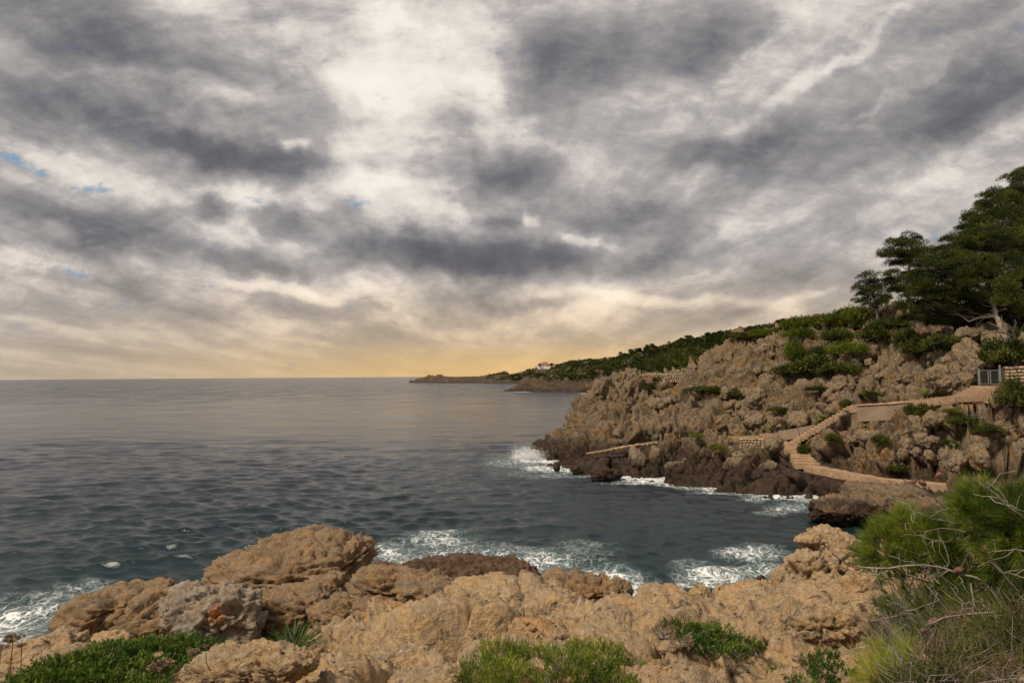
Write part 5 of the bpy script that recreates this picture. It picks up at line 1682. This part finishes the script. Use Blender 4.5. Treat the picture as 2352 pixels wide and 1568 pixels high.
lobed('herb', 'small leafy herb standing in gravel near the bottom right', [(1895, 1515, 4.2, 34, 26), (1860, 1530, 4.0, 30, 22), (1920, 1545, 3.9, 40, 24), (1880, 1560, 3.7, 36, 20)], 'cushion', 5200, .028, .010, 55, up=.9, twigs=8, cat='plant', bias=-.1)
lobed('herb', 'low sparse herb left of the small leafy one', [(1800, 1555, 3.8, 40, 18), (1835, 1570, 3.6, 36, 16)], 'cushion', 4500, .026, .009, 56, up=.9, twigs=6, cat='plant', bias=-.15)
lobed('herb', 'small green tuft in the crack left of the split boulder', [(1478, 1395, 10.2, 14, 9), (1495, 1388, 10.4, 10, 6)], 'cushion', 1500, .05, .018, 57, cat='plant')
lobed('herb', 'green weeds between long smooth boulder and the outcrop', [(1745, 1392, 9.6, 22, 8), (1700, 1388, 9.8, 20, 6)], 'cushion', 1500, .05, .018, 58, cat='plant')
lobed('dry_shrub', 'dry brown brush behind the spreading shrub', [(1520, 1452, 6.6, 34, 18), (1560, 1475, 6.0, 30, 12)], 'dry', 5200, .04, .005, 59, twigs=12)

# dwarf palm
rs = np.random.RandomState(61)
pc = at(672, 1512, 5.6)
root = empty('dwarf_palm', pc, 0, label='small spiky dwarf palm right of the cushion plant', category='palm')
C = []; D = []; Ls = []
st = []
for f_ in range(13):
    th = rs.uniform(0, 6.28); el_ = rs.uniform(.35, 1.3)
    ax = np.array([math.cos(th) * math.cos(el_), math.sin(th) * math.cos(el_), math.sin(el_)])
    hub_ = ax * rs.uniform(.04, .12)
    st.append((np.stack([np.zeros(3), hub_]), [.006, .004]))
    sd_ = unit(np.cross(ax, np.array([0, 0, 1.0]))); up_ = np.cross(sd_, ax)
    for j in range(13):
        a_ = (j - 6) / 6 * 1.15
        C.append(hub_); D.append(ax * math.cos(a_) + sd_ * math.sin(a_) + rs.normal(0, .05, 3)); Ls.append(rs.uniform(.2, .32))
leaves('fronds', np.array(C), np.array(D), np.array(Ls), .012, M['palm'], rs, root)
tubes('stalks', st, M['palm'], root, 4)


def umbel(label, u, v, d, hgt, r, seed, lean=0.0):
    """dry flat flower head on a stalk; (u, v) the head"""
    rs = np.random.RandomState(seed)
    top = at(u, v, d); base = top - np.array([lean, 0, hgt])
    root = empty('dry_umbel', base, 0, label=label, category='dried flower', group='dried flower heads on stalks')
    stalk = wander(rs, (0, 0, 0), top - base - np.array([0, 0, r * .6]), 7, .02)
    tubes('stalk', [(stalk, np.linspace(.004, .0025, 7))], M['dry'], root, 5)
    rays_ = []; C = []; D = []
    hub_ = stalk[-1]
    for i in range(26):
        th = rs.uniform(0, 6.28); q = math.sqrt(rs.uniform(0, 1)) * r
        e = hub_ + np.array([q * math.cos(th), q * math.sin(th), r * .62 - q * .12 + rs.uniform(-.003, .003)])
        rays_.append((np.stack([hub_, (hub_ + e) / 2 + np.array([math.cos(th), math.sin(th), 0]) * q * .12, e]), .0011))
        k = 22
        C.append(e + rs.normal(0, r * .10, (k, 3)) * np.array([1, 1, .35])); D.append(rs.normal(0, 1, (k, 3)) + np.array([0, 0, .5]))
    tubes('umbel_rays', rays_, M['dry'], root, 3)
    C = np.concatenate(C); D = np.concatenate(D)
    leaves('flower_head', C, D, r * .22, r * .16, M['dry'], rs, root, tscale=20, bias=.1)
    return root


umbel('large dry brown flower head in front of the cushion plant', 368, 1522, 3.0, .42, .052, 1)
umbel('smaller dark flower head behind the large one on the cushion', 442, 1492, 3.6, .40, .035, 2, .02)
umbel('thin leaning dry stalk at the right end of the cushion plant', 472, 1482, 3.4, .42, .016, 3, -.05)
umbel('dry flower head low beside the dwarf palm', 748, 1545, 3.8, .16, .042, 4)
umbel('tall dry flower head near the left edge before the surf', 30, 1462, 3.2, .55, .045, 5, .04)
umbel('dark dry head cut by the left edge', 2, 1486, 3.2, .5, .03, 6, .03)
umbel('dry stalk with small head in the far left corner', 50, 1480, 3.5, .5, .022, 7, -.02)
umbel('dry flower head in front of the outcrop blocks', 1978, 1388, 5.4, .42, .035, 8, -.08)
umbel('dry flower head on a leaning stalk below the pine twigs', 2002, 1425, 5.0, .36, .03, 9, -.08)
umbel('dry seed head near the foot of outcrop', 1952, 1442, 5.2, .28, .024, 10, -.05)
umbel('small dry head above the inlet boulders', 1537, 1392, 8.0, .34, .04, 11)
umbel('reddish dry flower head at the foot of the near pine', 2205, 1315, 4.3, .3, .03, 12)


def drytwig(label, base, tops, seed, r=.004):
    rs = np.random.RandomState(seed)
    P = []
    for tp in tops:
        w_ = wander(rs, (0, 0, 0), tp, 7, .05); P.append((w_, np.linspace(r, r * .4, 7)))
        for _ in range(5):
            j = rs.randint(2, 6); P.append((wander(rs, w_[j], w_[j] + rs.normal(0, .06, 3) + np.array([0, 0, .08]), 4, .08), np.linspace(r * .5, r * .25, 4)))
    o = tubes('dry_twigs', P, M['dry'], None, 3); o.location = base
    return tag(o, label, 'dry plant')


drytwig('leafless reddish twigs standing on the middle of the shelf', at(1078, 1412, 7.6), [(-.02, 0, .26), (.05, .05, .2), (-.1, 0, .16), (.13, 0, .12)], 1)
drytwig('dry twiggy plant beside the split boulder', at(1545, 1435, 7.6), [(.0, 0, .3), (-.08, .05, .2), (.1, 0, .22)], 2)
drytwig('sparse dry twigs behind the crest slab at centre', at(1290, 1412, 8.4), [(.0, 0, .2), (-.08, .05, .14), (.1, 0, .12)], 3)
drytwig('white bleached twigs lying right of the spreading shrub', at(1790, 1462, 6.6), [(.1, 0, .06), (-.08, .05, .05), (.06, 0, .12)], 4)
drytwig('long pale grass stalk leaning over the feathery shrubs', at(1245, 1560, 3.7), [(.14, .1, .26)], 5, .003)

# ---- the near pine
rs = np.random.RandomState(91)
PB0 = atz(2560, 4.3, 7.3)
near = empty('near_pine', PB0, 0, label='near pine bush with bare twigs, cones and long bright needles at right', category='pine tree')


def c5(x, y, d):
    return at((1950 + x / 3.0157) * .98, (1080 + y / 3.0157) * .98, d)


def shoot_cloud(lobes, n_needle, L_, seed):
    rs = np.random.RandomState(seed)
    S = []; A = []
    for (u, v, d, ru, rv, k) in lobes:
        c = at(u, v, d); rx = ru * d / FX; rz = rv * d / FX
        q = unit(rs.normal(size=(k, 3))) * rs.uniform(.15, 1, (k, 1)) ** .5
        S.append(c + q * np.array([rx, rx * .7, rz])); A.append(unit(q + np.array([-.25, -.1, .55]) + rs.normal(0, .35, (k, 3))))
    S = np.concatenate(S); A = np.concatenate(A)
    C = []; D = []
    for s, a in zip(S, A):
        m_ = n_needle
        t = rs.uniform(0, 1, m_)
        p_ = s + a * (t[:, None] * .07)
        th = rs.uniform(0, 6.28, m_)
        x_ = unit(np.cross(a, np.array([.3, .2, 1.0]))); y_ = np.cross(a, x_)
        sp_ = np.interp(t, [0, 1], [1.0, .35]) + rs.normal(0, .12, m_)
        C.append(p_); D.append(a + (x_ * np.cos(th)[:, None] + y_ * np.sin(th)[:, None]) * sp_[:, None])
    return S, A, np.concatenate(C), np.concatenate(D)


NL = [(2080, 1215, 4.6, 44, 26, 30), (2045, 1250, 4.6, 44, 28, 34), (2120, 1250, 4.5, 60, 36, 56), (2020, 1285, 4.7, 30, 18, 12), (2180, 1225, 4.4, 44, 30, 26), (2090, 1192, 4.7, 16, 14, 9), (1985, 1272, 4.9, 16, 10, 5),
      (2240, 1160, 4.0, 30, 24, 20), (2270, 1205, 3.9, 46, 40, 46), (2215, 1180, 4.2, 24, 24, 14), (2350, 1165, 3.8, 24, 36, 22), (2350, 1220, 3.7, 40, 50, 40), (2320, 1285, 3.8, 50, 34, 26), (2200, 1290, 4.3, 50, 30, 18),
      (2255, 1125, 4.2, 14, 10, 4), (2410, 1210, 3.8, 50, 60, 46), (2190, 1345, 4.3, 30, 22, 8)]
NL = [(u, v, d, ru, rv, int(k * 2.0)) for u, v, d, ru, rv, k in NL]
S, A, C, D = shoot_cloud(NL, 42, .09, 5)
leaves('needles', C - PB0, D, rs.uniform(.07, .125, len(C)), .0038, M['pine_near'], rs, near, tri=True, tscale=2.2, bias=.0)
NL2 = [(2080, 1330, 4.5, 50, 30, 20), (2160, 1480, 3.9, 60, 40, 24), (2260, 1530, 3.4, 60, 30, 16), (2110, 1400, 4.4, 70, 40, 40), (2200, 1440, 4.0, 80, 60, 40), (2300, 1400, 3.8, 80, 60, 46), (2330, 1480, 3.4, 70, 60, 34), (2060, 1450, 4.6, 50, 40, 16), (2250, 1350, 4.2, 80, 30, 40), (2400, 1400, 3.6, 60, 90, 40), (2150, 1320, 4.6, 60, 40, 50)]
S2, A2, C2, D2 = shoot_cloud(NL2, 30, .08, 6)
leaves('shaded_needles', C2 - PB0, D2, rs.uniform(.06, .10, len(C2)), .0036, M['pine_near'], rs, near, tri=True, tscale=2.2, bias=-.28)  # lower needles: same leaf colours biased darker, shade put into the tone
br = []
mains = [([(0, 650), (40, 710), (110, 750), (200, 745), (330, 775), (430, 765), (560, 730), (740, 745), (900, 790), (1100, 850), (1420, 940)], 4.2, .009),
         ([(60, 740), (140, 800), (260, 830), (400, 775)], 4.2, .004), ([(740, 750), (830, 890), (900, 950), (930, 1000)], 4.1, .005), ([(980, 860), (970, 950), (1010, 1040)], 3.9, .006),
         ([(660, 1160), (760, 1110), (870, 1100), (950, 1075), (1160, 1060), (1420, 1150)], 3.8, .009), ([(740, 1140), (745, 1190), (670, 1300)], 3.8, .004),
         ([(190, 1320), (400, 1305), (650, 1310), (740, 1340), (870, 1405), (1000, 1480)], 4.0, .007), ([(500, 130), (600, 170), (700, 240), (800, 320), (880, 400), (1000, 520)], 4.3, .007),
         ([(520, 330), (700, 410), (850, 430), (940, 440), (1100, 480)], 4.3, .004), ([(1040, 160), (1190, 260), (1290, 350), (1420, 440)], 3.9, .008), ([(1100, 650), (1160, 740), (1220, 810), (1320, 930)], 3.8, .008),
         ([(750, 780), (690, 640), (610, 480)], 4.2, .004), ([(830, 720), (790, 600), (750, 480)], 4.1, .004), ([(660, 500), (760, 460), (860, 470), (940, 500)], 4.1, .004), ([(1150, 640), (1260, 620), (1400, 640)], 3.8, .005),
         ([(1220, 780), (1290, 815), (1400, 830)], 3.8, .005), ([(380, 980), (460, 1010), (560, 1060)], 4.3, .003), ([(520, 1060), (600, 1030), (700, 1010), (760, 980)], 4.0, .004), ([(1050, 1060), (1080, 1140), (1120, 1200)], 3.8, .004),
         ([(1100, 1260), (1130, 1320), (1160, 1400)], 3.4, .005), ([(100, 950), (160, 1080), (210, 1180), (260, 1240)], 5.0, .003)]
allp = []
for pl, d, r0 in mains:
    L_ = resample(np.array([c5(x, y, d - .3 + .05 * math.sin(x * .01)) for x, y in pl]), .05)
    for _ in range(3):
        L_[1:-1] = (L_[:-2] + 2 * L_[1:-1] + L_[2:]) / 4
    L_[1:-1] += rs.normal(0, .003, L_[1:-1].shape)
    br.append((L_ - PB0, np.interp(np.linspace(0, 1, len(L_)), [0, 1], [r0 * .5, r0 * .9])))
    for _ in range(int(len(L_) * .5)):
        j = rs.randint(0, len(L_)); dr = rs.normal(0, 1, 3); dr[0] -= .6; dr[2] += .1
        e = L_[j] + unit(dr) * rs.uniform(.06, .28)
        w_ = wander(rs, L_[j], e, 5, .09); br.append((w_ - PB0, np.linspace(r0 * .32, .0012, 5)))
        if rs.rand() < .6:
            w2 = wander(rs, w_[2], w_[2] + unit(rs.normal(0, 1, 3)) * .12, 4, .09); br.append((w2 - PB0, np.linspace(.002, .001, 4)))
# wood that carries the shoots
for s, a in list(zip(S, A))[::2] + list(zip(S2, A2))[::2]:
    e = s - a * rs.uniform(.08, .2) + np.array([.06, .05, -.10]) * rs.uniform(.5, 1.5)
    br.append((wander(rs, s + a * .07, e, 4, .06) - PB0, np.linspace(.0022, .004, 4)))
for k_ in range(34):
    j = rs.randint(len(S)); e = S[j]
    b_ = np.array([rs.uniform(2.7, 3.9), rs.uniform(3.8, 4.9), 7.1])
    br.append((wander(rs, b_, e, 9, .07) - PB0, np.linspace(.006, .002, 9)))
tubes('branches', br, M['twig'], near, 4)['kind'] = 'stuff'


def cone_mesh():
    P0, F = ico(4)
    P = P0.copy()
    z = P[:, 2]; th = np.arctan2(P[:, 1], P[:, 0])
    rr = np.where(z > 0, 1 - .35 * z, 1.0)
    P[:, 0] *= .52 * rr; P[:, 1] *= .52 * rr
    a = np.sin(th * 5 + z * 9) * np.sin(th * -5 + z * 9)
    P *= (1 + .10 * a)[:, None]
    return mesh_np('cone', P, F)


cm = cone_mesh(); cm.materials.append(M['cone'])
for i, (x, y, d, s, rot) in enumerate([(575, 145, 4.3, .032, (0, 1.3, .2)), (640, 155, 4.3, .034, (0, 2.1, .2)), (752, 98, 4.4, .026, (.3, .5, 0)), (1095, 615, 3.8, .040, (0, 1.1, .3)), (900, 768, 3.9, .036, (0, 1.5, .2)),
                                       (715, 1135, 3.8, .040, (0, 1.05, .2)), (655, 1195, 3.85, .030, (0, 1.4, .1)), (830, 1095, 3.8, .028, (0, 1.5, 0)), (180, 760, 4.2, .022, (0, 1.4, 0))]):
    o = link('pine_cone', cm, parent=near); o.location = c5(x, y, d) - PB0; o.scale = (s, s, s); o.rotation_euler = rot

# young yellow pine tuft
YL = [(2040, 1528, 3.6, 26, 16, 14), (2075, 1515, 3.6, 24, 14, 10), (2010, 1555, 3.5, 34, 16, 16), (2075, 1560, 3.4, 40, 20, 22), (2040, 1590, 3.3, 50, 20, 22)]
S3, A3, C3, D3 = shoot_cloud(YL, 44, .1, 9)
c0 = at(2045, 1590, 3.5)
y_ = empty('pine_seedling', c0, 0, label='yellow green pine seedling with long needles at the bottom', category='pine seedling')
leaves('needles', C3 - c0, D3 + np.array([0, 0, .5]), rs.uniform(.08, .13, len(C3)), .0030, M['pine_yellow'], rs, y_, tri=True, tscale=3)
tubes('stems', [(wander(rs, (rs.uniform(-.05, .05), 0, -.1), s + a * .05 - c0, 5, .05), np.linspace(.005, .002, 5)) for s, a in zip(S3, A3)], M['dry'], y_, 3)

# dry tangled scrub below the near pine
rs = np.random.RandomState(17)
P = []
for i in range(1800):
    u = rs.uniform(2020, 2480); d = rs.uniform(2.9, 6.0)
    b = atz(u, d, 0); z = HFG(b[0], b[1])[0]
    b[2] = z + .03
    dr = rs.normal(0, 1, 3) * np.array([.8, .5, .3]); dr[2] = abs(dr[2]) + rs.uniform(.1, .9)
    e = b + unit(dr) * rs.uniform(.10, .40)
    P.append((wander(rs, b, e, 5, .12), np.linspace(.0026, .0009, 5)))
o = tubes('dry_scrub', P, M['twig'], None, 3)
tag(o, 'grey tangle of dry twigs and stalks on the ground under the near pine', None, None, 'stuff')
k = 30000
us = rs.uniform(1980, 2500, k); ds = rs.uniform(3.0, 6.8, k)
xs = (us - 1176) / FX * ds; zs = HFG(xs, ds)
C = np.stack([xs, ds, zs + rs.uniform(0, .32, k) * np.clip((us - 2000) / 200, .2, 1)], 1); D = rs.normal(0, .8, (k, 3)) + np.array([0, 0, .9])
msk_ = fbm(C * np.array([1.2, 1.2, 0]), 3) > -.12
o = leaves('undergrowth', C[msk_], D[msk_], rs.uniform(.05, .16, k)[msk_], .006, M['shrub'], rs, tri=True, tscale=2.0, bias=.05)
tag(o, 'dark green low growth between the dry twigs at right', None, None, 'stuff')
o = leaves('dry_grass', C[~msk_], D[~msk_], rs.uniform(.05, .14, k)[~msk_], .004, M['dry'], rs, tri=True, tscale=2.0)
tag(o, 'dry brown grass among the scrub at right', None, None, 'stuff')

# spray where the swell strikes the tip
k = 5000
tip = wl(1232, 1052)
q = rs.normal(0, 1, (k, 3)) * np.array([1.0, .8, .55]); q[:, 2] = np.abs(q[:, 2])
q[:, 0] -= .9 + q[:, 2] * .3
C = tip + q * .8 + np.array([.2, -.3, .1])
o = leaves('spray', C, rs.normal(size=(k, 3)), .07, .06, None, rs, tri=False)
m, n, p, out = new_mat('sea_spray'); p.inputs['Base Color'].default_value = (.8, .8, .8, 1); p.inputs['Roughness'].default_value = .6
o.data.materials.append(m)
tag(o, 'white spray thrown up at the tip of the headland', None, None, 'stuff')
# pebbles and grit on the shelf
rs = np.random.RandomState(23)
gp = []
P0, F0 = ico(1)
idx = rs.randint(0, len(FGV), 60000)
sel = FGV[idx]
pu_, pv_ = proj(sel)
keep = (sel[:, 1] < 9) & (pu_ > -50) & (pu_ < 2400) & (fbm(sel * .8, 3, off=8) > .12)
sel = sel[keep][:2600]
Vv = []; Ff = []
for i, s in enumerate(sel):
    r_ = rs.gamma(2.0, .006) + .004
    Vv.append(P0 * np.array([1, rs.uniform(.6, 1), rs.uniform(.4, .8)]) * r_ * (1 + rs.normal(0, .12, (len(P0), 1))) + s); Ff.append(F0 + i * len(P0))
o = link('grit', mesh_np('grit', np.concatenate(Vv), np.concatenate(Ff), smooth=False), M['fore_rock'])
tag(o, 'loose grit and pebbles scattered over the rock shelf', None, None, 'stuff')
